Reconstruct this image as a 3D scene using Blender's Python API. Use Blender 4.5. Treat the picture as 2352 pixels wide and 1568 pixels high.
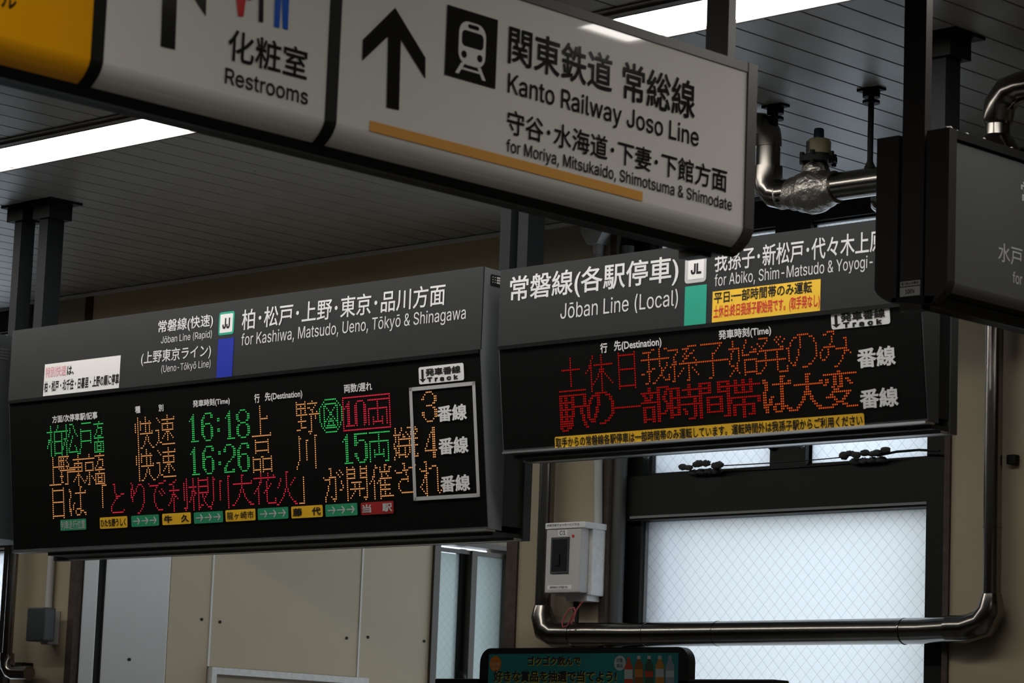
import bpy, bmesh, math, os, random
from mathutils import Vector, Matrix
from mathutils.geometry import delaunay_2d_cdt
import numpy as np
random.seed(7)
for o in list(bpy.data.objects):
    bpy.data.objects.remove(o, do_unlink=True)
SC = bpy.context.scene
COL = SC.collection

# ------------------------------------------------------------------ camera
F = 6573.4                      # focal length in pixels of the 2352-wide frame
YAW, PITCH, ROLL = -0.77319559, 0.153861083, 0.0383448074
CZ = 1.558                      # camera height above the floor
cy, sy, cp, sp, cr, sr = math.cos(YAW), math.sin(YAW), math.cos(PITCH), math.sin(PITCH), math.cos(ROLL), math.sin(ROLL)
FWD = Vector((sy*cp, cy*cp, sp))
r0 = Vector((cy, -sy, 0)); u0 = r0.cross(FWD)
RIGHT = cr*r0 + sr*u0
UP = -sr*r0 + cr*u0
CAM = Vector((0, 0, CZ))
cam_data = bpy.data.cameras.new('camera')
cam_data.sensor_width = 36; cam_data.sensor_fit = 'HORIZONTAL'
cam_data.lens = 36*F/2352
cam_data.clip_start = 0.1; cam_data.clip_end = 200
cam_data.dof.use_dof = True; cam_data.dof.focus_distance = 7.7; cam_data.dof.aperture_fstop = 13
cam = bpy.data.objects.new('camera', cam_data); COL.objects.link(cam)
M = Matrix((( RIGHT.x, UP.x, -FWD.x, 0), (RIGHT.y, UP.y, -FWD.y, 0), (RIGHT.z, UP.z, -FWD.z, CZ), (0, 0, 0, 1)))
cam.matrix_world = M
SC.camera = cam

# ------------------------------------------------------------------ world, exposure
SC.view_settings.view_transform = 'Standard'
SC.view_settings.look = 'None'
SC.view_settings.exposure = 0.0
SC.view_settings.gamma = 1.0
SC.view_settings.use_curve_mapping = False
W = bpy.data.worlds.new('overcast_sky'); SC.world = W; W.use_nodes = True
bg = W.node_tree.nodes['Background']
bg.inputs['Color'].default_value = (0.80, 0.90, 1.0, 1)
SKY_STRENGTH = 3.0
bg.inputs['Strength'].default_value = SKY_STRENGTH
LAMP_STRENGTH = 14.5

# ------------------------------------------------------------------ picture helpers (rays to real planes)
def ray(px, py):
    return (RIGHT*((px-1176)/F) - UP*((py-784)/F) + FWD)
def at_y(px, py, Y):
    d = ray(px, py); return CAM + d*(Y/d.y)
def at_x(px, py, X):
    d = ray(px, py); return CAM + d*(X/d.x)
def at_z(px, py, Z):
    d = ray(px, py); return CAM + d*((Z-CZ)/d.z)

class Plane:
    """A flat face in the room: origin, u to the viewer's right, v downwards, n towards the viewer."""
    def __init__(s, o, u, v):
        s.o = Vector(o); s.u = Vector(u).normalized(); s.v = Vector(v).normalized()
        s.n = -s.u.cross(s.v)
        if s.n.dot(CAM - s.o) < 0: s.n = -s.n
    def hit(s, px, py):
        d = ray(px, py); return CAM + d*((s.o-CAM).dot(s.n)/d.dot(s.n))
    def loc(s, px, py):
        p = s.hit(px, py) - s.o; return (p.dot(s.u), p.dot(s.v))
    def pt(s, a, b, e=0.0):
        return s.o + s.u*a + s.v*b + s.n*e

# ------------------------------------------------------------------ materials
def mat(name, col, rough=0.5, metal=0.0, spec=0.5, noise=0.0, nscale=8.0, bump=0.0, bscale=60.0, emit=None, estr=0.0, coat=0.0, specks=False):
    m = bpy.data.materials.new(name); m.use_nodes = True
    nt = m.node_tree; b = nt.nodes['Principled BSDF']
    b.inputs['Base Color'].default_value = (*col, 1)
    b.inputs['Roughness'].default_value = rough
    b.inputs['Metallic'].default_value = metal
    b.inputs['Specular IOR Level'].default_value = spec
    b.inputs['Coat Weight'].default_value = coat
    b.inputs['Coat Roughness'].default_value = 0.05
    if emit:
        b.inputs['Emission Color'].default_value = (*emit, 1)
        b.inputs['Emission Strength'].default_value = estr
    if noise or bump:
        g = nt.nodes.new('ShaderNodeNewGeometry')
    if noise:
        n = nt.nodes.new('ShaderNodeTexNoise'); n.inputs['Scale'].default_value = nscale; n.inputs['Detail'].default_value = 6
        n.inputs['Roughness'].default_value = 0.65
        nt.links.new(g.outputs['Position'], n.inputs['Vector'])
        r = nt.nodes.new('ShaderNodeMapRange'); r.inputs['From Min'].default_value = 0.3; r.inputs['From Max'].default_value = 0.7
        r.inputs['To Min'].default_value = 1-noise; r.inputs['To Max'].default_value = 1+noise
        nt.links.new(n.outputs['Fac'], r.inputs['Value'])
        mx = nt.nodes.new('ShaderNodeVectorMath'); mx.operation = 'SCALE'; mx.inputs[0].default_value = col
        nt.links.new(r.outputs['Result'], mx.inputs['Scale']); nt.links.new(mx.outputs['Vector'], b.inputs['Base Color'])
    if specks:                                 # flecks of dirt stuck to the surface
        v = nt.nodes.new('ShaderNodeTexVoronoi'); v.inputs['Scale'].default_value = 4.5
        nz = nt.nodes.new('ShaderNodeTexNoise'); nz.inputs['Scale'].default_value = 70
        nt.links.new(g.outputs['Position'], nz.inputs['Vector'])
        ad = nt.nodes.new('ShaderNodeVectorMath'); ad.operation = 'MULTIPLY_ADD'; ad.inputs[1].default_value = (0.012, 0.012, 0.012)
        nt.links.new(nz.outputs['Color'], ad.inputs[0]); nt.links.new(g.outputs['Position'], ad.inputs[2]); nt.links.new(ad.outputs['Vector'], v.inputs['Vector'])
        lt = nt.nodes.new('ShaderNodeMath'); lt.operation = 'LESS_THAN'; lt.inputs[1].default_value = 0.022; nt.links.new(v.outputs['Distance'], lt.inputs[0])
        mc = nt.nodes.new('ShaderNodeMix'); mc.data_type = 'RGBA'; mc.inputs['B'].default_value = (0.03, 0.03, 0.03, 1)
        nt.links.new(lt.outputs[0], mc.inputs['Factor']); nt.links.new(mx.outputs['Vector'], mc.inputs['A']); nt.links.new(mc.outputs['Result'], b.inputs['Base Color'])
    if bump:
        n2 = nt.nodes.new('ShaderNodeTexNoise'); n2.inputs['Scale'].default_value = bscale; n2.inputs['Detail'].default_value = 3
        nt.links.new(g.outputs['Position'], n2.inputs['Vector'])
        bp = nt.nodes.new('ShaderNodeBump'); bp.inputs['Strength'].default_value = bump; bp.inputs['Distance'].default_value = 0.01
        nt.links.new(n2.outputs['Fac'], bp.inputs['Height']); nt.links.new(bp.outputs['Normal'], b.inputs['Normal'])
    return m

def glow(name, col, strength):
    m = bpy.data.materials.new(name); m.use_nodes = True
    nt = m.node_tree; nt.nodes.remove(nt.nodes['Principled BSDF'])
    e = nt.nodes.new('ShaderNodeEmission'); e.inputs['Color'].default_value = (*col, 1); e.inputs['Strength'].default_value = strength
    nt.links.new(e.outputs['Emission'], nt.nodes['Material Output'].inputs['Surface'])
    return m

def wired_glass(name, axis, tint, blotch=0.0):
    """Figured, wire-reinforced glass: it scatters the daylight behind it; the wire mesh is a real dark grid in the pane."""
    m = bpy.data.materials.new(name); m.use_nodes = True
    nt = m.node_tree; nt.nodes.remove(nt.nodes['Principled BSDF'])
    L = nt.links
    geo = nt.nodes.new('ShaderNodeNewGeometry'); sep = nt.nodes.new('ShaderNodeSeparateXYZ'); L.new(geo.outputs['Position'], sep.inputs[0])
    def mth(op, a, b=None):
        n = nt.nodes.new('ShaderNodeMath'); n.operation = op
        for i, v in enumerate((a, b)):
            if v is None: continue
            if isinstance(v, (int, float)): n.inputs[i].default_value = v
            else: L.new(v, n.inputs[i])
        return n.outputs[0]
    h = sep.outputs[axis]; z = sep.outputs[2]
    lines = []
    for sgn in (1, -1):
        t = mth('ADD', h, mth('MULTIPLY', z, sgn))
        fr = mth('FRACT', mth('ADD', mth('MULTIPLY', t, 1/0.039), 100.0))
        lines.append(mth('LESS_THAN', fr, 0.028))
    wire = mth('MAXIMUM', lines[0], lines[1])
    mixc = nt.nodes.new('ShaderNodeMix'); mixc.data_type = 'RGBA'
    L.new(mth('MULTIPLY', wire, 0.55), mixc.inputs['Factor'])
    mixc.inputs['B'].default_value = (0.12, 0.13, 0.14, 1)
    mixc.inputs['A'].default_value = (*tint, 1)
    tr = nt.nodes.new('ShaderNodeBsdfTranslucent'); L.new(mixc.outputs['Result'], tr.inputs['Color'])
    rf = nt.nodes.new('ShaderNodeBsdfRefraction'); rf.inputs['Roughness'].default_value = 0.55; rf.inputs['IOR'].default_value = 1.12
    L.new(mixc.outputs['Result'], rf.inputs['Color'])
    gl = nt.nodes.new('ShaderNodeBsdfGlossy'); gl.inputs['Roughness'].default_value = 0.35; gl.inputs['Color'].default_value = (0.8, 0.8, 0.8, 1)
    nz = nt.nodes.new('ShaderNodeTexNoise'); nz.inputs['Scale'].default_value = 260; nz.inputs['Detail'].default_value = 2
    L.new(geo.outputs['Position'], nz.inputs['Vector'])
    bp = nt.nodes.new('ShaderNodeBump'); bp.inputs['Strength'].default_value = 0.5; bp.inputs['Distance'].default_value = 0.004
    L.new(nz.outputs['Fac'], bp.inputs['Height'])
    for s in (tr, rf, gl): L.new(bp.outputs['Normal'], s.inputs['Normal'])
    m1 = nt.nodes.new('ShaderNodeMixShader'); m1.inputs[0].default_value = 0.35
    L.new(tr.outputs[0], m1.inputs[1]); L.new(rf.outputs[0], m1.inputs[2])
    m2 = nt.nodes.new('ShaderNodeMixShader'); m2.inputs[0].default_value = 0.05
    L.new(m1.outputs[0], m2.inputs[1]); L.new(gl.outputs[0], m2.inputs[2])
    L.new(m2.outputs[0], nt.nodes['Material Output'].inputs['Surface'])
    return m

MT = dict(
    ceiling=mat('ceiling_planks', (0.43, 0.43, 0.415), 0.42, noise=0.10, nscale=3, specks=True),
    gap=mat('ceiling_gap', (0.02, 0.02, 0.02), 0.9),
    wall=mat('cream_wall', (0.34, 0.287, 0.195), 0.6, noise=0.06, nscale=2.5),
    header=mat('cream_wall_lightened', (0.56, 0.46, 0.29), 0.6, noise=0.06, nscale=2.5),  # wall cream lightened to stand in for missing light on the header
    inkm=mat('matt_black_ink', (0.010, 0.010, 0.010), 0.65, spec=0.2),
    bright=mat('lightened_white_vinyl', (0.88, 0.88, 0.87), 0.5),  # white vinyl lightened to make up for weak light on the displays
    panel=mat('cream_panel', (0.50, 0.415, 0.28), 0.45, noise=0.03, nscale=2.5),
    floor=mat('floor_tiles', (0.09, 0.087, 0.083), 0.35, noise=0.15),
    brown=mat('rough_brown_trim', (0.05, 0.036, 0.026), 0.8, noise=0.35, nscale=40),
    darkframe=mat('dark_window_frame', (0.008, 0.008, 0.0075), 0.5, spec=0.2, noise=0.2),
    greyframe=mat('grey_sash', (0.20, 0.20, 0.20), 0.4),
    bronze=mat('bronze_window_frame', (0.085, 0.072, 0.06), 0.45),
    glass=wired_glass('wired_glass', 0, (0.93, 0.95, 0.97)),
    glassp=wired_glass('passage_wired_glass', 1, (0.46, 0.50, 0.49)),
    steel=mat('brushed_stainless', (0.34, 0.33, 0.31), 0.45, 1.0, noise=0.05, nscale=2),
    pipe=mat('pipe_jacket', (0.22, 0.205, 0.185), 0.20, 1.0, noise=0.12, nscale=6),
    foil=mat('wrinkled_foil', (0.34, 0.32, 0.29), 0.40, 1.0, noise=0.2, nscale=20, bump=0.9, bscale=35),
    black=mat('black_iron', (0.008, 0.008, 0.008), 0.6, spec=0.2),
    board=mat('charcoal_board_paint', (0.0135, 0.0150, 0.0160), 0.5, spec=0.35, noise=0.06, nscale=12),
    boardside=mat('grey_board_side', (0.115, 0.122, 0.126), 0.55, spec=0.3, noise=0.06),
    boardback=mat('dark_board_housing', (0.030, 0.033, 0.035), 0.5),
    display=mat('display_black', (0.0035, 0.0035, 0.0035), 0.35, spec=0.25),
    alu=mat('aluminium_edge', (0.62, 0.63, 0.64), 0.35, 1.0),
    post=mat('grey_post_paint', (0.012, 0.0135, 0.015), 0.6, spec=0.12, noise=0.1),
    postdark=mat('dark_bronze_post', (0.036, 0.030, 0.027), 0.45, noise=0.1),
    signframe=mat('dark_bronze_sign_frame', (0.045, 0.037, 0.033), 0.42, noise=0.1),
    signblack=mat('black_sign_rail', (0.006, 0.006, 0.006), 0.6, spec=0.15),
    acrylic=mat('white_acrylic', (0.74, 0.715, 0.68), 0.03, spec=0.5, noise=0.02, nscale=3),
    orange=mat('orange_acrylic', (0.98, 0.43, 0.005), 0.07, noise=0.03),
    endshade=mat('shaded_sign_end', (0.016, 0.013, 0.012), 0.5, spec=0.2, noise=0.1),  # bronze darkened to paint the shade on the second sign's end and posts
    darkgrey=mat('dark_grey_tube', (0.07, 0.07, 0.07), 0.5),
    greyacr=mat('grey_acrylic', (0.060, 0.062, 0.063), 0.25),
    ink=mat('black_ink', (0.012, 0.012, 0.012), 0.10),
    inkgrey=mat('grey_ink', (0.30, 0.30, 0.29), 0.4),
    white=mat('white_vinyl', (0.78, 0.77, 0.76), 0.5),
    whitetext=mat('white_lettering', (0.66, 0.66, 0.66), 0.5),
    barnd=mat('orange_band', (0.72, 0.36, 0.09), 0.12),
    yellow=mat('yellow_sticker', (0.90, 0.52, 0.02), 0.5),
    yellowdk=mat('amber_sticker', (0.90, 0.55, 0.03), 0.5),
    green=mat('line_green', (0.015, 0.36, 0.24), 0.4),
    stickgreen=mat('sticker_green', (0.02, 0.30, 0.13), 0.5),
    blue=mat('line_blue', (0.008, 0.025, 0.36), 0.4),
    stickred=mat('sticker_red', (0.36, 0.012, 0.012), 0.5),
    redink=mat('red_ink', (0.62, 0.02, 0.02), 0.5),
    pink=mat('faded_pink_ink', (0.70, 0.34, 0.38), 0.5),
    palegrey=mat('pale_grey_badge', (0.50, 0.50, 0.50), 0.5),
    figred=mat('figure_red', (0.55, 0.01, 0.01), 0.12),
    figblue=mat('figure_blue', (0.01, 0.10, 0.55), 0.12),
    boxgrey=mat('pale_grey_plastic', (0.52, 0.50, 0.48), 0.45, noise=0.05),
    boxwhite=mat('chipped_white_paint', (0.78, 0.78, 0.77), 0.5, noise=0.10, nscale=50),
    smoke=mat('smoked_cover', (0.02, 0.02, 0.02), 0.15),
    redwire=mat('red_wire', (0.45, 0.08, 0.08), 0.5),
    darkplastic=mat('dark_grey_plastic', (0.045, 0.05, 0.055), 0.4),
    cream=mat('beige_actuator', (0.19, 0.165, 0.095), 0.5, noise=0.2),
    navy=mat('navy_cap', (0.005, 0.009, 0.022), 0.4),
    dust=mat('grey_dust', (0.045, 0.045, 0.045), 0.95, noise=0.4, nscale=60),
    fluff=mat('pale_fluff', (0.30, 0.28, 0.25), 0.95),
    teal=mat('teal_print', (0.02, 0.20, 0.20), 0.35),
    cardblack=mat('black_panel_rim', (0.006, 0.006, 0.006), 0.4),
    tan=mat('machine_grey', (0.16, 0.15, 0.14), 0.5),
    conduit=mat('grey_conduit', (0.42, 0.42, 0.41), 0.5),
    lampframe=mat('lamp_trough_paint', (0.20, 0.185, 0.16), 0.5, noise=0.2, nscale=20),
    lamp=glow('lamp_diffuser', (1.0, 0.965, 0.91), LAMP_STRENGTH),
    ledg=glow('led_green', (0.05, 0.80, 0.16), 1.0),
    leda=glow('led_amber', (1.0, 0.42, 0.13), 1.15),
    ledr=glow('led_red', (1.0, 0.03, 0.07), 1.0),
    ledrd=glow('led_dim_red', (0.42, 0.005, 0.003), 1.0),
    ledod=glow('led_dim_orange', (0.60, 0.085, 0.010), 1.0),
    oran=mat('print_orange', (0.55, 0.16, 0.01), 0.4),
    paleov=mat('print_pale', (0.40, 0.46, 0.46), 0.4),
    printy=mat('print_yellow', (0.45, 0.38, 0.02), 0.4),
    printk=mat('print_dark_navy', (0.012, 0.012, 0.03), 0.4),
    b_red=mat('bottle_red', (0.42, 0.05, 0.02), 0.4), b_brown=mat('bottle_brown', (0.22, 0.07, 0.02), 0.4),
    b_green=mat('bottle_green', (0.03, 0.07, 0.04), 0.4), b_amber=mat('bottle_amber', (0.42, 0.18, 0.03), 0.4),
    b_clear=mat('bottle_clear', (0.22, 0.27, 0.30), 0.4), b_cap=mat('bottle_cap_white', (0.45, 0.45, 0.45), 0.4),
)

# ------------------------------------------------------------------ mesh helpers
class MB:
    def __init__(s): s.v = []; s.f = []; s.smooth = []
    def add(s, vs, fs, sm=False):
        b = len(s.v); s.v += [tuple(v) for v in vs]
        for f in fs: s.f.append([i+b for i in f]); s.smooth.append(sm)
        return s
    def box(s, x0, x1, y0, y1, z0, z1):
        vs = [(x, y, z) for z in (z0, z1) for y in (y0, y1) for x in (x0, x1)]
        return s.add(vs, [(0, 2, 3, 1), (4, 5, 7, 6), (0, 1, 5, 4), (2, 6, 7, 3), (0, 4, 6, 2), (1, 3, 7, 5)])
    def bevbox(s, x0, x1, y0, y1, z0, z1, r=0.004):
        bm = bmesh.new(); bmesh.ops.create_cube(bm, size=1)
        for v in bm.verts: v.co = Vector(((x0+x1)/2+v.co.x*(x1-x0), (y0+y1)/2+v.co.y*(y1-y0), (z0+z1)/2+v.co.z*(z1-z0)))
        bmesh.ops.bevel(bm, geom=bm.edges[:], offset=r, segments=2, affect='EDGES', profile=0.6)
        bm.verts.index_update()
        s.add([v.co[:] for v in bm.verts], [[v.index for v in f.verts] for f in bm.faces]); bm.free(); return s
    def prism(s, poly, off):
        n = len(poly); off = Vector(off)
        vs = [Vector(p) for p in poly] + [Vector(p)+off for p in poly]
        fs = [list(range(n))[::-1], list(range(n, 2*n))] + [(i, (i+1) % n, n+(i+1) % n, n+i) for i in range(n)]
        return s.add(vs, fs)
    def sheet(s, poly):
        return s.add(poly, [list(range(len(poly)))])
    def tube(s, path, r, seg=20, caps=True):
        path = [Vector(p) for p in path]; rings = []
        rs = r if isinstance(r, (list, tuple)) else [r]*len(path)
        t = (path[1]-path[0]).normalized()
        ref = Vector((0, 0, 1)) if abs(t.z) < 0.9 else Vector((1, 0, 0))
        a = t.cross(ref).normalized()
        for i, p in enumerate(path):
            if i == 0: d = path[1]-path[0]
            elif i == len(path)-1: d = path[-1]-path[-2]
            else: d = (path[i]-path[i-1]).normalized()+(path[i+1]-path[i]).normalized()
            d.normalize(); a = (a - d*a.dot(d)).normalized(); b = d.cross(a)
            k = 1.0
            if 0 < i < len(path)-1:
                c = (path[i]-path[i-1]).normalized().dot((path[i+1]-path[i]).normalized()); k = 1.0
            rings.append([p + (a*math.cos(q)+b*math.sin(q))*rs[i]*k for q in [2*math.pi*j/seg for j in range(seg)]])
        vs = [v for R in rings for v in R]; fs = []
        for i in range(len(rings)-1):
            for j in range(seg):
                fs.append((i*seg+j, i*seg+(j+1) % seg, (i+1)*seg+(j+1) % seg, (i+1)*seg+j))
        s.add(vs, fs, True)
        if caps:
            s.add(rings[0], [list(range(seg))[::-1]]); s.add(rings[-1], [list(range(seg))])
        return s
    def lump(s, c, rx, ry, rz, rough=0.2, sub=3):
        bm = bmesh.new(); bmesh.ops.create_icosphere(bm, subdivisions=sub, radius=1)
        for v in bm.verts:
            k = 1+random.uniform(-rough, rough); v.co = Vector((c[0]+v.co.x*rx*k, c[1]+v.co.y*ry*k, c[2]+v.co.z*rz*k))
        bm.verts.index_update()
        s.add([v.co[:] for v in bm.verts], [[v.index for v in f.verts] for f in bm.faces], True); bm.free(); return s
    def build(s, name, m, parent=None, pinv=True):
        me = bpy.data.meshes.new(name); me.from_pydata([tuple(v) for v in s.v], [], s.f)
        me.polygons.foreach_set('use_smooth', s.smooth); me.materials.append(MT[m] if isinstance(m, str) else m)
        bm = bmesh.new(); bm.from_mesh(me); bmesh.ops.recalc_face_normals(bm, faces=bm.faces[:]); bm.to_mesh(me); bm.free()
        me.update()
        o = bpy.data.objects.new(name, me); COL.objects.link(o)
        if parent:
            o.parent = parent
            if pinv and parent.type == 'EMPTY': o.matrix_parent_inverse = Matrix.Translation(-Vector(parent.location))
        return o

def tag(o, label, cat, group=None, kind=None):
    o['label'] = label; o['category'] = cat
    if group: o['group'] = group
    if kind: o['kind'] = kind
    return o
def thing(name, loc, label, cat, group=None):
    o = bpy.data.objects.new(name, None); o.location = loc; o.empty_display_size = 0.1; COL.objects.link(o)
    return tag(o, label, cat, group)
def struct(o, label=None):
    o['kind'] = 'structure'
    if label: o['label'] = label
    return o
def copy_tree(o, parent=None):
    c = o.copy(); COL.objects.link(c)
    if parent: c.parent = parent; c.matrix_parent_inverse = o.matrix_parent_inverse.copy()
    for ch in [x for x in bpy.data.objects if x.parent == o]: copy_tree(ch, c)
    return c

# ------------------------------------------------------------------ lettering
FONT = None
try:
    FONT = bpy.data.fonts.load(os.path.join(bpy.utils.system_resource('DATAFILES'), 'fonts', 'Inter.woff2'))
except Exception:
    FONT = None
def glyph_mesh(body, bold=0.0, font=None, space=1.0):
    """flat letter outlines (x, y, layer); overlapping and widened outlines are merged into one shape"""
    c = bpy.data.curves.new('t', 'FONT'); c.body = body; c.size = 1; c.space_character = space; c.resolution_u = 3
    c.fill_mode = 'NONE'
    if font: c.font = font
    o = bpy.data.objects.new('t', c); COL.objects.link(o)
    dg = bpy.context.evaluated_depsgraph_get(); dg.update()
    me = o.evaluated_get(dg).to_mesh()
    co = [tuple(v.co[:2]) for v in me.vertices]; ed = [tuple(e.vertices) for e in me.edges]
    o.evaluated_get(dg).to_mesh_clear(); bpy.data.objects.remove(o); bpy.data.curves.remove(c)
    # directed outlines: follow each closed loop in vertex order
    nb = {}
    for p, q in ed: nb.setdefault(p, []).append(q); nb.setdefault(q, []).append(p)
    seg, best, seen, rings = [], 0.0, set(), []
    for s0 in sorted(nb):
        if s0 in seen: continue
        lp = [s0]; seen.add(s0); cur = min(nb[s0], key=lambda k: (k != s0+1, k))
        while cur not in seen:
            lp.append(cur); seen.add(cur)
            nx = [k for k in nb[cur] if k not in seen]
            if not nx: break
            cur = nx[0]
        ar = sum(co[lp[k]][0]*co[lp[(k+1) % len(lp)]][1]-co[lp[(k+1) % len(lp)]][0]*co[lp[k]][1] for k in range(len(lp)))
        if abs(ar) > abs(best): best = ar
        rings.append(lp); seg += [(lp[k], lp[(k+1) % len(lp)]) for k in range(len(lp))]
    if bold:                                   # push every outline outwards by the same amount
        d_ = bold*(1 if best > 0 else -1); new = list(co)
        for lp in rings:
            n = len(lp)
            for k in range(n):
                p, q, r = Vector(co[lp[k-1]]), Vector(co[lp[k]]), Vector(co[lp[(k+1) % n]])
                e1, e2 = (q-p), (r-q)
                if e1.length < 1e-7 or e2.length < 1e-7: continue
                e1.normalize(); e2.normalize(); n1, n2 = Vector((e1.y, -e1.x)), Vector((e2.y, -e2.x))
                m_ = n1+n2
                if m_.length < 1e-4: m_ = n1
                m_.normalize(); f = 1/max(0.6, m_.dot(n1)); new[lp[k]] = (q.x+m_.x*d_*f, q.y+m_.y*d_*f)
        co = new
    vo, eo, fo = delaunay_2d_cdt([Vector(p) for p in co], seg, [], 0, 1e-6)[:3]
    P = np.array([tuple(v) for v in vo]); Tt = np.array([tuple(f) for f in fo]); cen = P[Tt].mean(1)
    A_ = np.array([co[p] for p, q in seg]); B_ = np.array([co[q] for p, q in seg])
    wind = np.zeros(len(cen), int)
    for k0 in range(0, len(cen), 2000):
        X = cen[k0:k0+2000, 0][:, None]; Y = cen[k0:k0+2000, 1][:, None]
        side = (B_[:, 0]-A_[:, 0])*(Y-A_[:, 1])-(B_[:, 1]-A_[:, 1])*(X-A_[:, 0])
        up = (A_[:, 1] <= Y) & (B_[:, 1] > Y) & (side > 0); dn = (A_[:, 1] > Y) & (B_[:, 1] <= Y) & (side < 0)
        wind[k0:k0+2000] = up.sum(1)-dn.sum(1)
    keep = wind*(1 if best > 0 else -1) > 0
    vs = [(p[0], p[1], 0.0) for p in P]
    return vs, [tuple(int(k) for k in t) for t in Tt[keep]]
def text(pl, body, bl, br, tl, m, parent, latin=False, bold=0.006, eps=0.0008, space=1.0, ref=None, name='lettering', shift=(0, 0)):
    font = FONT if latin else None
    vs, fs = glyph_mesh(body, bold, font, space)
    rv = vs if not ref else glyph_mesh(ref, bold, font, space)[0]
    x0, x1 = min(v[0] for v in rv), max(v[0] for v in rv); y0, y1 = min(v[1] for v in rv), max(v[1] for v in rv)
    a, b, c = pl.loc(*bl), pl.loc(*br), pl.loc(*tl)
    ux0, ux1 = a[0], b[0]; vb = (a[1]+b[1])/2; h = a[1]-c[1]
    sx = (ux1-ux0)/(x1-x0); s_y = h/(y1-y0)
    mb = MB()
    mb.add([pl.pt(ux0+(x-x0)*sx+shift[0], vb-(y-y0)*s_y+shift[1], eps+e) for x, y, e in vs], fs)
    return mb.build(name, m, parent)
def rrect(u0, v0, u1, v1, r=0.0, n=5):
    if r <= 0: return [(u0, v0), (u1, v0), (u1, v1), (u0, v1)]
    out = []
    for cx, cy_, a0 in ((u1-r, v0+r, -90), (u1-r, v1-r, 0), (u0+r, v1-r, 90), (u0+r, v0+r, 180)):
        for i in range(n+1):
            a = math.radians(a0+90*i/n); out.append((cx+r*math.cos(a), cy_+r*math.sin(a)))
    return out
def box_px(pl, tl, tr, br, bl):
    L = [pl.loc(*p) for p in (tl, tr, br, bl)]
    return ((L[0][0]+L[3][0])/2, (L[0][1]+L[1][1])/2, (L[1][0]+L[2][0])/2, (L[2][1]+L[3][1])/2)
def plate(pl, poly, m, parent, name='sticker', thick=0.0006, eps=0.0):
    mb = MB(); mb.prism([pl.pt(u, v, eps) for u, v in poly], pl.n*thick)
    return mb.build(name, m, parent)
def sticker(pl, tl, tr, br, bl, m, parent, r=0.0, thick=0.0006, eps=0.0, name='sticker'):
    return plate(pl, rrect(*box_px(pl, tl, tr, br, bl), r), m, parent, name, thick, eps)
def in_box(pl, bx, body, m, parent, fx0, fx1, fy0, fy1, eps=0.0012, latin=False, bold=0.012, space=1.0, name='lettering'):
    """lettering filling the fraction fx0..fx1, fy0..fy1 (from the top) of a local box"""
    vs, fs = glyph_mesh(body, bold, FONT if latin else None, space)
    x0, x1 = min(v[0] for v in vs), max(v[0] for v in vs); y0, y1 = min(v[1] for v in vs), max(v[1] for v in vs)
    U0 = bx[0]+(bx[2]-bx[0])*fx0; U1 = bx[0]+(bx[2]-bx[0])*fx1; V0 = bx[1]+(bx[3]-bx[1])*fy0; V1 = bx[1]+(bx[3]-bx[1])*fy1
    mb = MB(); mb.add([pl.pt(U0+(x-x0)/(x1-x0)*(U1-U0), V1-(y-y0)/(y1-y0)*(V1-V0), eps+e) for x, y, e in vs], fs)
    return mb.build(name, m, parent)

# ------------------------------------------------------------------ LED dot-matrix characters: one character per diode, # is lit
G={}
def g(n, s): G[n] = [r for r in s.split()]
g('柏13',"""
...#.....#...
...#.....#...
...#....#....
#####.#######
...#..#.....#
...#..#.....#
...#..#.....#
.###..#.....#
.##.#.#######
.#.#..#.....#
#..#..#.....#
#..#..#.....#
...#..#.....#
...#..#.....#
...#..#######
...#..#.....#
""")
g('松13',"""
...#..###....
...#.....#...
...#..#..#...
#####.#...#..
...#..#...#..
...#.#.....#.
...#.#..#...#
.###....#....
..#.#..#.....
.#.#...#.....
.#.#..#.......
#..#..#...#..
#..#.#.....#.
...#.#.....#.
...#.########
...#........#
""")
g('戸13',"""
...########..
.............
.............
..#.........
..#########..
..#.......#..
..#.......#..
..#.......#..
..#.......#..
..#########..
..#.......#..
..#..........
..#..........
.#...........
.#...........
##...........
""")
g('方面8',"""
....#...
########
...#....
...####.
..#...#.
..#...#.
.#....#.
#..###..
########
...#....
########
#.#..#.#
#.####.#
#.#..#.#
#.####.#
########
""")
g('上8',"""
...#....
...#....
...#....
...#....
...#....
...#####
...#....
...#....
...#....
...#....
...#....
...#....
...#....
...#....
########
........
""")
g('野9',"""
#########
#.#.#..#.
#####.#..
#.#.#..#.
#.#.#...#
#####.###
#.#.#..#.
.########
..#....##
..#....#.
.###...#.
..#....#.
..#....#.
..##...#.
##...###.
.........
""")
g('・4',"""
....
....
....
....
....
....
####
####
####
....
....
....
....
....
....
....
""")
g('東9',"""
....#....
....#....
#########
....#....
.#######.
.#..#..#.
.#######.
.#..#..#.
.#######.
....#....
...###...
..#.#.#..
.#..#..#.
#...#...#
....#....
....#....
""")
g('京9',"""
....#....
....#....
#########
.........
.#######.
.#.....#.
.#.....#.
.#.....#.
.#######.
....#....
....#....
..#.#.#..
..#.#..#.
.#..#...#
#...#....
...##....
""")
g('快',"""
...#.....#......
...#.....#......
...#.#...#..#...
.#.#.#########..
.#.#.#...#..#...
.#.#.#...#..#...
.#.#.#...#..#...
.#.#.....#..#.#.
...#.##########.
...#......#.....
...#.....#.#....
...#.....#.#....
...#....#..#....
...#....#...#...
...#...#.....#..
...#.##.......##
""")
g('速',"""
.........#......
.#.......#....#.
..#..##########.
...#.....#......
.....#########..
.....#...#...#..
.....#...#...#..
###..#########..
..#.....###.....
..#....#.#.#....
..#...#..#..#...
..#..#...#...#..
..#......#......
.#.##...........
#....##########.
................
""")
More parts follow.
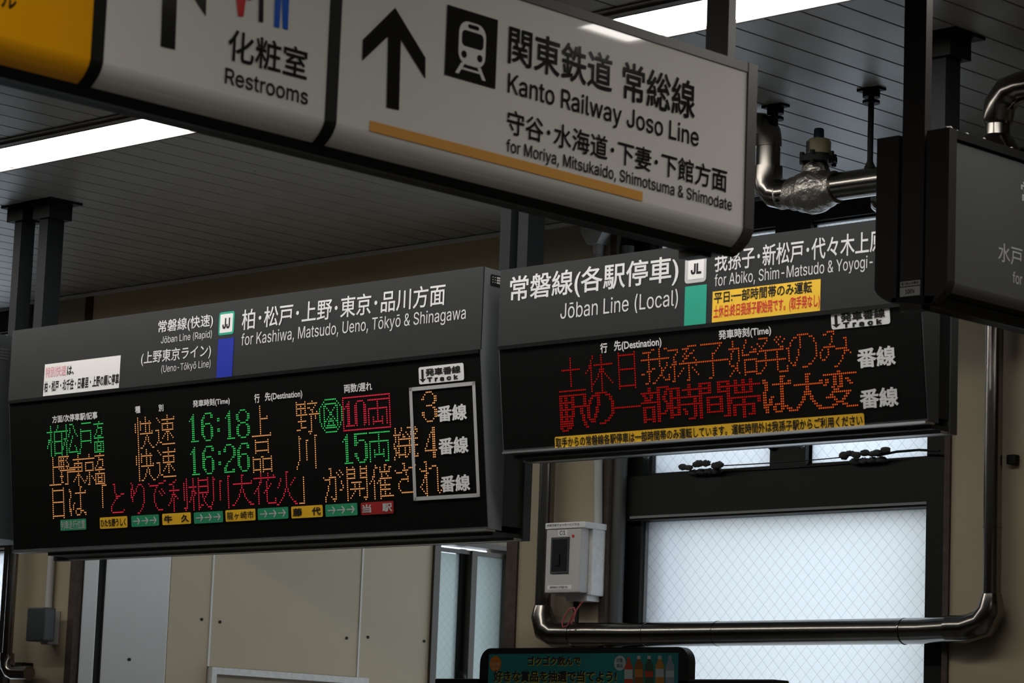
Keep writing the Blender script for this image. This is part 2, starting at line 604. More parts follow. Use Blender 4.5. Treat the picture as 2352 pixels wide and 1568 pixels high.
g('上',"""
.......#........
.......#........
.......#........
.......#........
.......#........
.......#....#...
.......######...
.......#........
.......#........
.......#........
.......#........
.......#........
.......#........
.......#......#.
.##############.
................
""")
g('野',"""
#.....#....#....
#######.#######.
#..#..#......#..
#######.##..#...
#..#..#...##....
#..#..#....#..#.
########.#######
...#......#..#..
...#......#..#..
.######...#.....
...#......#.....
...#......#.....
...####...#.....
###.......#.....
........###.....
.........#......
""")
g('品',"""
...#........#...
...##########...
...#........#...
...#........#...
...#........#...
...##########...
...#........#...
................
.#.....##.....#.
.######.#######.
.#....#.#.....#.
.#....#.#.....#.
.#....#.#.....#.
.#....#.#.....#.
.######.#######.
.#....#.#.....#.
""")
g('川',"""
..#..........##.
..##.........#..
..#....##....#..
..#....#.....#..
..#....#.....#..
..#....#.....#..
..#....#.....#..
..#....#.....#..
..#....#.....#..
..#....#.....#..
..#....#.....#..
..#....#.....#..
.#...........#..
.#...........#..
#............#..
#............#..
""")
g('日',"""
...#........#...
...##########...
...#........#...
...#........#...
...#........#...
...#........#...
...#........#...
...##########...
...#........#...
...#........#...
...#........#...
...#........#...
...#........#...
...#........#...
...##########...
...#........#...
""")
g('は',"""
..........##....
.#........#.....
.##.......#...#.
..#...#########.
..#.......#.....
..#.......#.....
.#........#.....
.#........#.....
.#...#....#.....
.#..#.....#.....
.#..#.....#.....
.##.#..####.....
.##...#...###...
..#...#...#..##.
..#....###....#.
................
""")
g('「',"""
............####
............#...
............#...
............#...
............#...
............#...
............#...
............#...
............#...
............#...
............#...
............#...
................
................
................
................
""")
g('」',"""
................
................
................
...#............
...#............
...#............
...#............
...#............
...#............
...#............
...#............
...#............
...#............
...#............
...#............
####............
""")
g('と',"""
.....##.........
......#.........
......#.........
......#.........
......#.........
.......#...###..
.......####.....
.......##.......
......#.........
.....#..........
....#...........
...#............
...#............
...#.........#..
....#########...
................
""")
g('り',"""
...#............
....#....###....
....#...#...#...
...##..#.....#..
...#.#.#.....#..
...#.##......#..
...#.#.......#..
...##........#..
....#........#..
....#........#..
.............#..
............#...
............#...
...........#....
..........#.....
........##......
""")
g('で',"""
.............##.
.#.......####...
..#######.......
.......#........
......#....#....
......#..#..#...
.....#....#..#..
.....#.....#....
.....#..........
.....#..........
.....#..........
......#.........
......#.........
.......#........
........####....
................
""")
g('利',"""
......#.......#.
....##........#.
.###........#.#.
....#.......#.#.
....#.......#.#.
.########...#.#.
....#.......#.#.
...###......#.#.
...#.##.....#.#.
..#.#..#....#.#.
..#.#.......#.#.
.#..#.........#.
#...#.........#.
....#.........#.
....#.......###.
....#........#..
""")
g('根',"""
...#...#......#.
...#...########.
...#...#......#.
...#...#......#.
######.########.
...#...#......#.
..###..#......#.
..#.##.########.
..#.#..#..#..#..
.#.#...#..#.#...
.#.#...#...#....
#..#...#...#....
...#...#....#...
...#...#.##..#..
...#...##.....##
...#...#........
""")
g('大',"""
.......##.......
.......#........
.......#........
.......#......#.
.##############.
.......#........
.......#........
......#.#.......
......#.#.......
.....#...#......
.....#...#......
....#.....#.....
...#.......#....
..#.........##..
##...........###
................
""")
g('花',"""
.....#....#.....
.....#....#...#.
################
.....#....#.....
....##...#......
....#....#..#...
...#.....#.#....
..##.....##.....
.#.#....##......
#..#...#.#......
...#.....#......
...#.....#......
...#.....#.....#
...#.....#.....#
...#......######
................
""")
g('火',"""
.......##.......
.......#........
.......#........
...#...#.....#..
...#...#....#...
..#....#...#....
..#....#..#.....
.#.....#........
......#.#.......
......#.#.......
.....#...#......
.....#...#......
....#.....#.....
...#.......#....
..#.........##..
##...........##.
""")
g('が',"""
.....##.........
......#.....#...
......#...#..#..
......#....#..#.
.#...#####..#...
..####...#......
.....#...#...#..
.....#...#...#..
....#....#....#.
....#....#....#.
....#....#..##..
...#.....#......
...#.....#......
..#...#..#......
..#....###......
..#.....#.......
""")
g('開',"""
.#...#....#...#.
.######...#####.
.#....#...#...#.
.######...#####.
.#....#...#...#.
.######...#####.
.#............#.
.#..#######...#.
.#....#..#....#.
.#....#..#....#.
.#.##########.#.
.#....#..#....#.
.#...#...#....#.
.#..#....#....#.
.#.#........###.
.#...........#..
""")
g('催',"""
....#.....##....
....##.#..#..##.
...#...#..#..#..
...#...#######..
...#....#..#....
..##....#...#...
..#....########.
.#.#..##..#.....
#..#.#.#..#.....
...#...#######..
...#...#..#.....
...#...#######..
...#...#..#.....
...#...#..#..#..
...#...#########
...#...#........
""")
g('さ',"""
......##........
.......#......#.
.......#..####..
.#....####......
..####..#.......
........#.......
.........#......
.....#####......
....#....#......
...#............
...#............
...#............
....#...........
.....########...
................
................
""")
g('れ',"""
....##..........
.....#..........
.....#...###....
.#...#.##...#...
..####......#...
.....##.....#...
....##......#...
....##......#...
...#.#......#...
...#.#......#...
..#..#......#...
.#...#......#...
..#..#......#..#
...#.#......#.#.
....##.......#..
.....#..........
""")
g('両16',"""
.##############.
.......#........
.......#........
.......#........
.#############..
.#.....#.....#..
.#.....#.....#..
.#.....#.....#..
.#..#..#..#..#..
.#..#..#..#..#..
.#..#######..#..
.#..#.....#..#..
.#...........#..
.#.........###..
................
................
""")
g('始8',"""
.#...#..
.#...#..
.#..#...
#####.#.
.#.#..##
.#.#####
.#.#....
#..#....
#.######
##.#...#
.#.#...#
.###...#
.#.#####
#..#...#
#.......
........
""")
g('発8',"""
.####.#.
....#.##
#..#.#.#
.#.#.##.
..#..#..
########
..#..#..
..#..#..
########
..#..#..
..#..#..
..#..#..
.#...#.#
#....###
........
........
""")
def d(n, s): G['d'+n] = [r for r in s.split()]
d('1',"""
....#.....
...##.....
..###.....
.#.##.....
...##.....
...##.....
...##.....
...##.....
...##.....
...##.....
...##.....
...##.....
...##.....
..######..
""")
d('6',"""
...#####..
..#....##.
.##....##.
##........
##........
##.####...
###....#..
##.....##.
##.....##.
##.....##.
##.....##.
.##....##.
..#....#..
...####...
""")
d('8',"""
...####...
..#....#..
##......##
##......##
##......##
.##....##.
...####...
.##....##.
##......##
##......##
##......##
##......##
.##....##.
...####...
""")
d('2',"""
...####...
..#....##.
.##.....##
.##.....##
........##
........##
.......##.
......#...
....##....
...#......
..##......
.##.......
.##....##.
.########.
""")
d('3',"""
...####...
..#....#..
.#......##
##......##
........##
.......##.
...####...
.......##.
........##
##......##
##......##
.#......##
..#....#..
...####...
""")
d('4',"""
......##..
......##..
.....###..
....#.##..
....#.##..
...#..##..
...#..##..
..#...##..
..#...##..
.#....##..
.########.
......##..
......##..
......##..
""")
d('5',"""
#########.
##........
##........
##.####...
###....#..
##.....##.
.......##.
.......##.
.......##.
##.....##.
##.....##.
.##....##.
..#...##..
...####...
""")
d(':',"""
..
..
..
##
##
..
..
..
##
##
..
..
..
..
""")
d('0',"""
..####..
.#....#.
##....##
##....##
##....##
##....##
##....##
##....##
##....##
##....##
##....##
.#....#.
..####..
""")
d('箱',"""
....########....
...#........#...
..#.########.#..
.#.##......##.#.
#..#.#....#.#..#
#..#..#..#..#..#
#..#...##...#..#
#..#...##...#..#
#..#..#..#..#..#
#..#.#.##.#.#..#
#..##.####.##..#
.#.#..#..#..#.#.
.#.#.######.#.#.
..#.########.#..
...#........#...
....########....
""")
# right board 16x16 glyphs
g('土',"""
.......#........
.......#........
.......#........
.......#........
.......#........
..###########...
.......#........
.......#........
.......#........
.......#........
.......#........
.......#........
.......#........
................
################
................
""")
g('休',"""
....#....#......
....#....#......
...#.....#......
...#.....#......
..##.###########
..##.....#......
.#.#....###.....
#..#....###.....
...#...#.#.#....
...#...#.#..#...
...#..#..#...#..
...#.#...#....#.
...##....#.....#
...#.....#......
...#.....#......
...#.....#......
""")
g('我',"""
......##..#..##.
.#####....#....#
....#.....#.....
....#.....#.....
################
....#.....#.....
....#.....#...#.
....#.....#...#.
....#.##...#.#..
...###.....##...
##..#......#....
....#.....##...#
....#....#..#..#
....#...#....###
..##..##........
................
""")
g('孫',"""
..........#####.
#####..####.....
....#....#...#..
...#....#..##...
..#....#.##.....
..#.....##...#..
..##...#......#.
.###.###########
#.#.......#...#.
..#....#..#.#...
..#...#...#..#..
..#..#....#...#.
..#.#.....#....#
..#.......#.....
.##......##.....
................
""")
g('子',"""
.############...
...........#....
..........#.....
.........#......
.......##.......
.......#........
.......#........
################
.......#........
.......#........
.......#........
.......#........
.......#........
.......#........
.....##.........
................
""")
g('始',"""
..#......#......
..#......#......
..#.....#.......
######..#...#...
..#..#.#.....##.
.#...#.#...####.
.#...#.####....#
.#...#..........
#....#..#######.
#...#...#.....#.
.##.#...#.....#.
...##...#.....#.
..#.#...#.....#.
.#...#..#######.
#.......#.....#.
................
""")
g('発',"""
.#####....#.#...
.....#...#.#..#.
#...#.....#..#..
.#.#.......#....
..#.........##..
.#############.#
#...#.....#.....
....#.....#.....
....#.....#.....
###############.
....#.....#.....
....#.....#.....
...#......#....#
..#.......#....#
##.........#####
................
""")
g('の',"""
.....######.....
...##.#....##...
..#...#......#..
.#....#......#..
.#....#.......#.
#.....#.......#.
#....#........#.
#....#........#.
#....#........#.
#...#.........#.
#...#........#..
.#.#........#...
..##......##....
.......###......
................
................
""")
g('み',"""
....####........
..##...#........
......#.........
......#.....##..
......#......#..
.....#.......#..
..######.....#..
.#..#...######..
#...#.......###.
#...#.......#..#
#..#.......#....
.##........#....
..........#.....
.........#......
.......##.......
................
""")
g('駅',"""
########.######.
#..#...#......#.
#..#...#......#.
######.#......#.
#..#...#......#.
#..#...########.
######.#....#...
#..#...#....#...
#..#...#....#...
########.....#..
#..#..#......#..
#.#.#.#......#..
#.##.##.......#.
##.#.##.......#.
#...##.........#
.###............
""")
g('一',"""
................
................
................
................
................
................
................
################
................
................
................
................
................
................
................
................
""")
g('部',"""
....#....######.
....#....#....#.
########.#...#..
.#...#...#...#..
..#..#...#..#...
..#.#....#..#...
########.#...#..
.........#....#.
.######..#....#.
.#....#..#....#.
.#....#..#...#..
.#....#..####...
.#....#..#......
.######..#......
.#....#..#......
................
""")
g('時',"""
..........#.....
#####.....#.....
#...#..########.
#...#.....#.....
#...#.....#.....
#####.##########
#...#........#..
#...#........#..
#...#.##########
#####........#..
#...#..#.....#..
#...#...#....#..
#####...#....#..
#............#..
..........###...
................
""")
g('間',"""
######....######
#....#....#....#
######....######
#....#....#....#
######....######
#..............#
#...########...#
#...#......#...#
#...#......#...#
#...########...#
#...#......#...#
#...#......#...#
#...########...#
#..............#
#............###
................
""")
g('帯',"""
...#...#...#....
...#...#...#....
################
...#...#...#....
...#...#...#....
...#########....
................
################
#......#.......#
#......#.......#
..###########...
..#....#....#...
..#....#....#...
..#....#....#...
..#....#..###...
.......#........
""")
g('変',"""
.......#........
################
.....#..#.......
.#...#..#..#....
.#...#..#...#...
#....#..#....#..
....#..##.......
.....##.........
....#########...
...#.......#....
.##.#.....#.....
.....#...#......
......###.......
....##...##.....
####.......#####
................
""")

def led(pl, items, m, parent, u0, du, v0, dv, rad=0.0018, eps=0.0016, name='led_character'):
    """items: (glyph, first column, first row, bold, rows to keep); every lit diode is a small round lens"""
    for it in items:
        mb = MB(); done = set()
        c0, r0_ = it[1], it[2]; bold = len(it) > 3 and it[3]
        rows = G[it[0]]
        if len(it) > 4: rows = [rows[i] for i in it[4]]
        for r, row in enumerate(rows):
            for c, ch in enumerate(row):
                if ch == '#':
                    done.add((c0+c, r0_+r))
                    if bold: done.add((c0+c+1, r0_+r))
        for c, r in sorted(done):
            cu, cv = u0+du*c, v0+dv*r
            mb.add([pl.pt(cu+rad*math.cos(k*math.pi/4), cv+rad*math.sin(k*math.pi/4), eps) for k in range(8)], [list(range(8))])
        mb.build(name, m, parent)

# ================================================================== THE SETTING
CEIL = CZ + 1.68
YW = 6.164                     # face of the window wall
H = lambda z: CZ + z           # heights measured from the camera
# floor
struct(MB().box(-14, 1.4, -9, 14, -0.1, 0).build('floor', 'floor'))
# ceiling: aluminium planks 100 mm wide with dark joints, open where the lamp trough runs
TR0, TR1 = 4.455, 4.712
EXTRA = ((-2.45, -1.02), (-2.75, -2.95), (-1.65, -2.95), (-6.6, -2.2), (-5.5, -2.2))   # unseen lamps added to light signs and boards: left end, distance from the row
mb = MB()
x = -3.773 - 0.1*102
while x < 1.3:
    cuts = sorted(q for e, q in EXTRA if e-0.1 < x < e+(0.56 if q == -1.02 else 1.11))
    ys = [-9]+[v for q in cuts for v in (TR0+q, TR1+q)]+[TR0, TR1, YW+0.02]
    for y0, y1 in zip(ys[::2], ys[1::2]):
        mb.prism([(x+0.0035, y0, CEIL), (x+0.0965, y0, CEIL), (x+0.0965, y1, CEIL), (x+0.0035, y1, CEIL)], (0, 0, 0.012))
    x += 0.1
struct(mb.build('ceiling', 'ceiling'))
mb = MB(); mb.box(-14, 1.4, -9, TR0, CEIL+0.012, CEIL+0.03); mb.box(-14, 1.4, TR1, 6.4, CEIL+0.012, CEIL+0.03)
mb.box(-14, 1.4, TR0-0.03, TR1+0.03, CEIL+0.10, CEIL+0.12); mb.box(-14, 1.4, TR0-0.03, TR0-0.001, CEIL+0.013, CEIL+0.11); mb.box(-14, 1.4, TR1+0.001, TR1+0.03, CEIL+0.013, CEIL+0.11)
struct(mb.build('ceiling_backing', 'gap'))
struct(MB().box(-2.2, 1.4, TR0, TR1, CEIL, CEIL+0.012).build('trim_12', 'ceiling'))   # blank cover where the row of lamps ends
# window wall
XP0, XP1 = -8.134, -5.952      # passage opening
XW0, XW1 = -5.594, -4.385      # right window opening
XL1 = -8.462                   # right edge of the left window opening
TH = 0.20
mb = MB()
ZT = CEIL+0.03
mb.box(XL1, XP0, YW, YW+TH, 0, ZT)
mb.box(XP1, XW0, YW, YW+TH, 0, ZT)
mb.box(XW1, 1.4, YW, YW+TH, 0, ZT)
mb.box(XW0, XW1, YW, YW+TH, 0, H(-0.45))
mb.box(-10.2, XL1, YW, YW+TH, 0, H(-0.45))
mb.box(-14, -10.2, YW, YW+TH, 0, ZT)
struct(mb.build('wall_back', 'wall'))
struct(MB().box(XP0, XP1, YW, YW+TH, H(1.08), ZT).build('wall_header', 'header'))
# the other walls of the concourse, behind and beside the camera
struct(MB().box(-14.2, -14, -9, YW+TH, 0, ZT).build('wall_left', 'wall'))
mb = MB(); mb.box(1.2, 1.4, -9, YW+TH, 0, ZT)
struct(mb.build('wall_right', 'wall'))
struct(MB().box(-14, 1.4, -9.2, -9, 0, ZT).build('wall_front', 'wall'))
# cornice along the header and the header's joint strip
mb = MB(); mb.box(XL1, XW0, YW-0.022, YW, CEIL-0.012, CEIL-0.003)
struct(mb.build('trim_1', 'white'))
mb = MB(); p = at_y(206, 715, YW); mb.box(p.x-0.02, p.x+0.02, YW-0.006, YW, H(1.1), CEIL-0.014)
struct(mb.build('trim_2', 'brown'))
# rough brown edge trims at the openings
mb = MB()
mb.box(XP0-0.002, XP0+0.035, YW-0.008, YW+0.02, 0, H(1.08)); struct(mb.build('trim_3', 'brown'))
mb = MB(); mb.box(XP1-0.045, XP1, YW-0.008, YW+TH, 0, H(1.08)); struct(mb.build('trim_4', 'brown'))
mb = MB(); mb.box(XW1-0.018, XW1, YW-0.008, YW+TH, H(-0.45), CEIL); struct(mb.build('trim_5', 'brown'))
mb = MB(); mb.box(XW0-0.022, XW0+0.004, YW-0.008, YW+0.010, H(-0.45), CEIL); struct(mb.build('trim_6', 'brown'))
mb = MB(); mb.box(XW0-0.001, XW0+0.002, YW+0.010, YW+TH, H(-0.45), CEIL); struct(mb.build('trim_11', 'darkframe'))
mb = MB(); mb.box(XL1-0.03, XL1, YW-0.008, YW+TH, H(-0.45), CEIL); struct(mb.build('trim_7', 'brown'))

# ---- windows in the wall (same make: two hopper lights above a tall fixed light)
YG = YW+0.10
def wall_window(n, x0, x1, splits, label):
    w = struct(bpy.data.objects.new('window_%d' % n, None), label); w.location = ((x0+x1)/2, YG, H(-0.45)); COL.objects.link(w)
    fl, fr = splits[0], splits[3]
    mb = MB()
    mb.box(x0, fl, YG-0.03, YG+0.05, H(-0.45), CEIL)                   # left jamb
    mb.box(fr, x1, YG-0.06, YG+0.05, H(-0.45), CEIL)                   # right jamb
    mb.box(x0, x1, YG-0.055, YG+0.05, H(0.7755), H(0.905))             # transom
    mb.box(x0, x1, YG-0.03, YG+0.05, H(1.600), CEIL)                   # head
    mb.box(x0, x1, YG-0.03, YG+0.05, H(-0.45), H(-0.40))
    mb.box(splits[1], splits[2], YG-0.03, YG+0.05, H(0.905), H(1.60))  # mullion
    mb.box(x0-0.1, fl-0.004, YG+0.05, YG+0.17, H(-0.6), CEIL); mb.box(fr+0.004, x1+0.1, YG+0.05, YG+0.17, H(-0.6), CEIL)   # outer blocks added to darken the pane edges
    mb.build('frame', 'darkframe', w)
    mb = MB(); mb.tube([(x0+0.008, YW+0.030, H(-0.45)), (x0+0.008, YW+0.030, H(1.59))], 0.022, 16); mb.build('side_post', 'darkgrey', w); mb = MB(); mb.box(fl-0.016, fl+0.003, YG-0.012, YG+0.005, H(-0.40), H(0.7745))
    mb.build('side_stile', 'greyframe', w)
    mb = MB(); mb.box(fl-0.02, fr, YG-0.060, YG-0.052, H(0.781), H(0.788)); mb.build('transom_bead', 'greyframe', w)
    MB().box(fl, fr, YG, YG+0.006, H(-0.40), H(0.7755)).build('pane', 'glass', w)
    for a, b in ((fl+0.022, splits[1]), (splits[2], fr)):
        s = MB()
        s.box(a-0.012, a, YG-0.015, YG+0.02, H(0.905), H(1.60)); s.box(b, b+0.012, YG-0.015, YG+0.02, H(0.905), H(1.60))
        s.box(a, b, YG-0.015, YG+0.02, H(0.905), H(0.9165)); s.box(a, b, YG-0.015, YG+0.02, H(1.594), H(1.60))
        so = s.build('sash', 'darkframe', w)
        MB().box(a, b, YG, YG+0.006, H(0.9165), H(1.594)).build('pane', 'glass', so)
    return w
wall_window(1, XW0+0.003, XW1-0.018, (-5.5286, -5.055, -4.928, -4.4934), 'wide wired-glass window with dark transom behind the right departure board')
wall_window(2, -10.2, XL1-0.03, (-10.12, -9.40, -9.27, -8.60), 'wired-glass window at the left edge behind the thin steel pipe')

# ---- the passage beyond the opening: its left-hand wall with steel cladding, panels and a sliding window
XB = -8.0935
mb = MB(); mb.box(XB-0.15, XB-0.012, 6.20, 7.895, 0, H(1.4)); mb.box(XB-0.15, XB-0.012, 8.345, 11, 0, H(1.4)); mb.box(XB-0.15, XB-0.012, 7.895, 8.345, H(0.958), H(1.4)); mb.box(XB-0.15, XB-0.012, 7.895, 8.345, 0, H(-0.4))
struct(mb.build('wall_passage', 'wall'))
struct(MB().box(XP0-0.1, XP1+0.5, YW+TH, 11, H(1.4), H(1.45)).build('ceiling_passage', 'wall'))
struct(MB().box(XP1+0.3, XP1+0.5, YW+TH, 11, 0, H(0.95)).build('wall_passage_right', 'wall'))
def panel(y0, y1, z1=H(1.39), m='panel', name='wall_panel', z0=0.0, th=0.012):
    return struct(MB().bevbox(XB-0.012, XB-0.012+th, y0, y1, z0, z1, 0.002).build(name, m))
panel(YW+0.022, 6.250, m='steel', name='wall_panel_steel'); panel(6.282, 6.574, m='steel', name='wall_panel_steel')
struct(MB().box(XB-0.02, XB-0.008, 6.250, 6.282, 0, H(1.39)).build('trim_8', 'black'))
panel(6.576, 6.768); panel(6.776, 7.512, z0=H(0.388)); panel(7.519, 7.893)
for i, y in enumerate((6.7718, 7.5152)):
    struct(MB().box(XB-0.012, XB+0.003, y-0.004, y+0.004, H(0.388), H(1.39)).build('trim_%d' % (9+i), 'white'))
# screw heads
for px, py in ((463, 1422), (505, 1428), (796, 1465), (845, 1463), (986, 1247), (974, 1472), (297, 1514)):
    p = at_x(px, py, XB)
    mb = MB(); mb.tube([(XB-0.001, p.y, p.z), (XB+0.003, p.y, p.z)], 0.006, 10)
    tag(mb.build('screw_head', 'black'), {463: 'small dark screw head just left of the first white wall seam', 505: 'small dark screw head just right of the first white wall seam', 796: 'small dark screw head just left of the second white wall seam', 845: 'small dark screw head just right of the second white wall seam', 986: 'small dark screw head high beside the brown passage window', 974: 'small dark screw head low beside the brown passage window', 297: 'dark screw head low on the brushed steel wall panel'}[px], 'screw', 'screw heads on the passage wall')
# framed doorway head low on that wall
d = struct(bpy.data.objects.new('door_1', None), 'pale framed doorway head low on the cream passage wall'); d.location = (XB, 7.15, 0); COL.objects.link(d)
mb = MB(); mb.box(XB-0.01, XB+0.02, 6.777, 7.560, H(0.362), H(0.3865)); mb.box(XB-0.01, XB+0.02, 6.777, 6.800, 0, H(0.362)); mb.box(XB-0.01, XB+0.02, 7.540, 7.560, 0, H(0.362)); mb.build('frame', 'boxwhite', d)
MB().box(XB-0.10, XB-0.09, 6.79, 7.55, 0, H(0.37)).build('door_leaf', 'bronze', d)
# sliding window in the passage
w = struct(bpy.data.objects.new('window_3', None), 'brown framed sliding wired-glass window on the passage wall'); w.location = (XB, 8.12, H(-0.4)); COL.objects.link(w)
mb = MB(); mb.box(XB-0.08, XB+0.012, 7.893, 7.926, H(-0.4), H(0.957)); mb.box(XB-0.08, XB+0.012, 8.302, 8.345, H(-0.4), H(0.957)); mb.box(XB-0.08, XB+0.012, 7.926, 8.302, H(0.938), H(0.957)); mb.box(XB-0.08, XB+0.0, 7.926, 8.302, H(-0.4), H(-0.36))
mb.build('frame', 'bronze', w)
mb = MB(); mb.box(XB-0.03, XB-0.005, 7.926, 8.302, H(0.908), H(0.925)); mb.box(XB-0.03, XB+0.004, 8.110, 8.140, H(-0.36), H(0.925)); mb.build('sash', 'bronze', w)
mb = MB(); mb.box(XB-0.06, XB-0.03, 8.080, 8.112, H(-0.36), H(0.93)); mb.build('sash', 'darkframe', w)
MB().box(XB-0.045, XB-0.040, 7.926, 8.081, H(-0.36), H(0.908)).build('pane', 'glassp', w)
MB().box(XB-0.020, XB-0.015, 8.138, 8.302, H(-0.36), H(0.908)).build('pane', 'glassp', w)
latch = MB(); p = at_x(1062, 1557, XB); latch.lump((XB+0.0, p.y, p.z), 0.012, 0.02, 0.03, 0.2, 2); latch.build('latch', 'black', w)

# ================================================================== LIGHT FITTINGS (recessed strip in the ceiling)
LL = 1.10
lamp0 = thing('ceiling_light', (-6.6+LL*0.5, (4.52+4.70)/2, CEIL), '', 'ceiling light', 'recessed fluorescent strip lights')
yc = lamp0.location.y
mb = MB()
mb.box(-LL/2, LL/2, TR0-yc, 4.519-yc, -0.004, 0.02); mb.box(-LL/2, LL/2, 4.475-yc, 4.490-yc, -0.010, 0.0)
mb.box(-LL/2, LL/2, 4.702-yc, TR1-yc, -0.004, 0.06); mb.box(-LL/2, LL/2, 4.512-yc, 4.520-yc, -0.004, 0.06)
mb.build('trough', 'lampframe', lamp0, False)
mb = MB(); mb.box(-LL/2+0.004, LL/2-0.004, 4.5205-yc, 4.7015-yc, 0.004, 0.012); mb.build('diffuser', 'lamp', lamp0, False)
mb = MB(); mb.box(-LL/2, -LL/2+0.004, 4.52-yc, 4.7015-yc, 0.0, 0.05); mb.build('end_plate', 'lampframe', lamp0, False)
LB = {0: 'recessed strip light at the left edge, its bright end showing below the direction sign',
      -1: 'recessed strip light at the far left edge, only its warm end in view',
      1: 'recessed strip light hidden behind the middle of the hanging white direction sign',
      2: 'recessed strip light seen above the top edge of the direction sign, left of its post',
      3: 'recessed strip light at the top of the view, right of the direction sign post'}
bpy.context.view_layer.update()
for k in (0, -3, -2, -1, 1, 2, 3):
    o = lamp0 if k == 0 else copy_tree(lamp0)
    o.location.x = -6.6+LL*(k+0.5)
    o['label'] = LB.get(k, 'recessed strip light of the same ceiling row, outside the view')
for n, (e, q) in enumerate(EXTRA):
    o = copy_tree(lamp0); o.location.x = e+LL/2; o.location.y = yc+q
    if n == 0: o.scale.x = 0.5; o.location.x = e+LL/4                  # added lamp, halved for less light on the sign
    o['label'] = ('short added strip light above the right-hand end of the direction sign, outside the view', 'added strip light, first right of the direction sign, outside the view', 'added strip light, second right of the direction sign, outside the view', 'added strip light, first left of the direction sign, outside the view', 'added strip light, second left of the direction sign, outside the view')[n]

# ================================================================== DIRECTION SIGNS (double-sided boxes hung on flat posts)
XS = -3.2285; XM = -3.3135; HW = XS-XM
ZTOP = H(1.3065); ZCR = H(1.0005); ZBOT = H(0.9515)
CURL = [(0.0, 1.0040)] + [((1-t)**2*0 + 2*t*(1-t)*0.004 + t*t*0.0376, (1-t)**2*1.0040 + 2*t*(1-t)*0.982 + t*t*0.9640) for t in [k/14 for k in range(1, 15)]]
def prof(off=0.0):
    """right-hand outline of the box from the top down: upright face, then a curl inwards"""
    return [(XS-off, ZTOP)] + [(XS-d-off*(0.9 if d < 0.012 else 0.6), H(z)+off*min(1.0, d/0.012)*0.8) for d, z in CURL]
def far_side(P):
    """the other flank: the same curl, ending a little higher"""
    return [(2*XM-x, z+0.010*max(0.0, min(1.0, (H(1.004)-z)/0.04))) for x, z in P]
def both(off):
    R = prof(off); return R + far_side(R)[::-1]
def strip(y0, y1, off0, off1, ztop, zstop=None):
    """a sheet following the right-hand profile between y0 and y1, from offset off0 (outside) to off1"""
    def cut(P): return [(x, min(z, ztop)) for x, z in P]
    A, B = cut(prof(off0)), cut(prof(off1))
    if zstop is not None:
        A = [(x, max(z, zstop)) for x, z in A]; B = [(x, max(z, zstop)) for x, z in B]
    poly = [(x, y0, z) for x, z in A] + [(x, y0, z) for x, z in reversed(B)]
    mb = MB(); mb.prism(poly, (0, y1-y0, 0)); return mb
def hanging_sign(root, y0, y1, posts, rail, pm='postdark'):
    body = MB(); P = both(0.006); body.prism([(x, y0+0.01, z) for x, z in P], (0, y1-y0-0.02, 0)); body.build('box_body', 'signblack', root)
    rails = MB(); rails.box(XS-0.012, XS+0.002, y0+0.0257, y1-0.0257, ZTOP-0.016, ZTOP+0.001); rails.box(2*XM-XS-0.002, 2*XM-XS+0.012, y0+0.0257, y1-0.0257, ZTOP-0.016, ZTOP+0.001)
    rails.build('top_rail', rail, root)
    b = MB(); zb = H(0.9640)
    xa = HW-0.0376
    b.prism([(XM+x, y0, z) for x, z in ((xa+0.013, zb+0.0115), (xa+0.004, zb-0.002), (xa-0.006, zb-0.0055), (xa-0.05, zb+0.004), (-xa+0.002, zb+0.008), (-xa+0.002, zb+0.016), (xa-0.05, zb+0.016))], (0, y1-y0, 0))
    b.build('bottom_rail', 'signblack', root)
    for ya, yb in posts:
        pp = MB(); pp.box(XM-0.027, XM+0.027, ya, yb, H(0.966), CEIL); po = pp.build('post', pm, root)
        fo_ = MB(); fo_.box(XM-0.027, XM+0.0265, min(ya, y1-0.0717), min(ya, y1-0.0717)+0.0275, H(0.952), H(0.966)); fo_.build('foot', pm, po)
        ff = MB(); ff.box(XM-0.06, XM+0.06, ya-0.05, yb+0.05, CEIL-0.008, CEIL); ff.build('flange', 'black', po)
def end_cap(y0, y1, root, m='signframe'):
    """two halves with a slot for the post"""
    c = MB()
    for s in (1, -1):
        R = prof(-0.003) if s == 1 else far_side(prof(-0.003))
        R = [(R[0][0], ZTOP+0.002)] + R[1:]
        poly = R + [(XM+s*0.034, R[-1][1]), (XM+s*0.034, ZTOP+0.002)]
        c.prism([(x, y0, z) for x, z in poly], (0, y1-y0, 0))
    c.build('end_cap', m, root)
YA0, YA1 = 1.55, 3.9168
sign = thing('direction_sign', (XM, 2.7, CEIL), 'long white hanging direction sign with black arrows, restroom and railway panels', 'sign')
hanging_sign(sign, YA0, YA1, ((3.9036, 3.9246), (1.75, 1.771)), 'signframe')
end_cap(YA1-0.0255, YA1, sign)
# panels
PZ = ZTOP-0.016
D1 = (2.4235, 2.4455); D2 = (2.8765, 2.9000)
FP = Plane((XS, 0, CZ), (0, 1, 0), (0, 0, -1))
pan_o = strip(YA0+0.02, D1[0], 0.001, 0.005, PZ).build('orange_panel', 'orange', sign)
pan_r = strip(D1[1], D2[0], 0.001, 0.005, PZ).build('restroom_panel', 'acrylic', sign)
pan_k = strip(D2[1], YA1-0.026, 0.001, 0.005, PZ).build('railway_panel', 'acrylic', sign)
for dd in (D1, D2): strip(dd[0], dd[1], -0.001, 0.004, PZ).build('divider', 'signblack', sign)
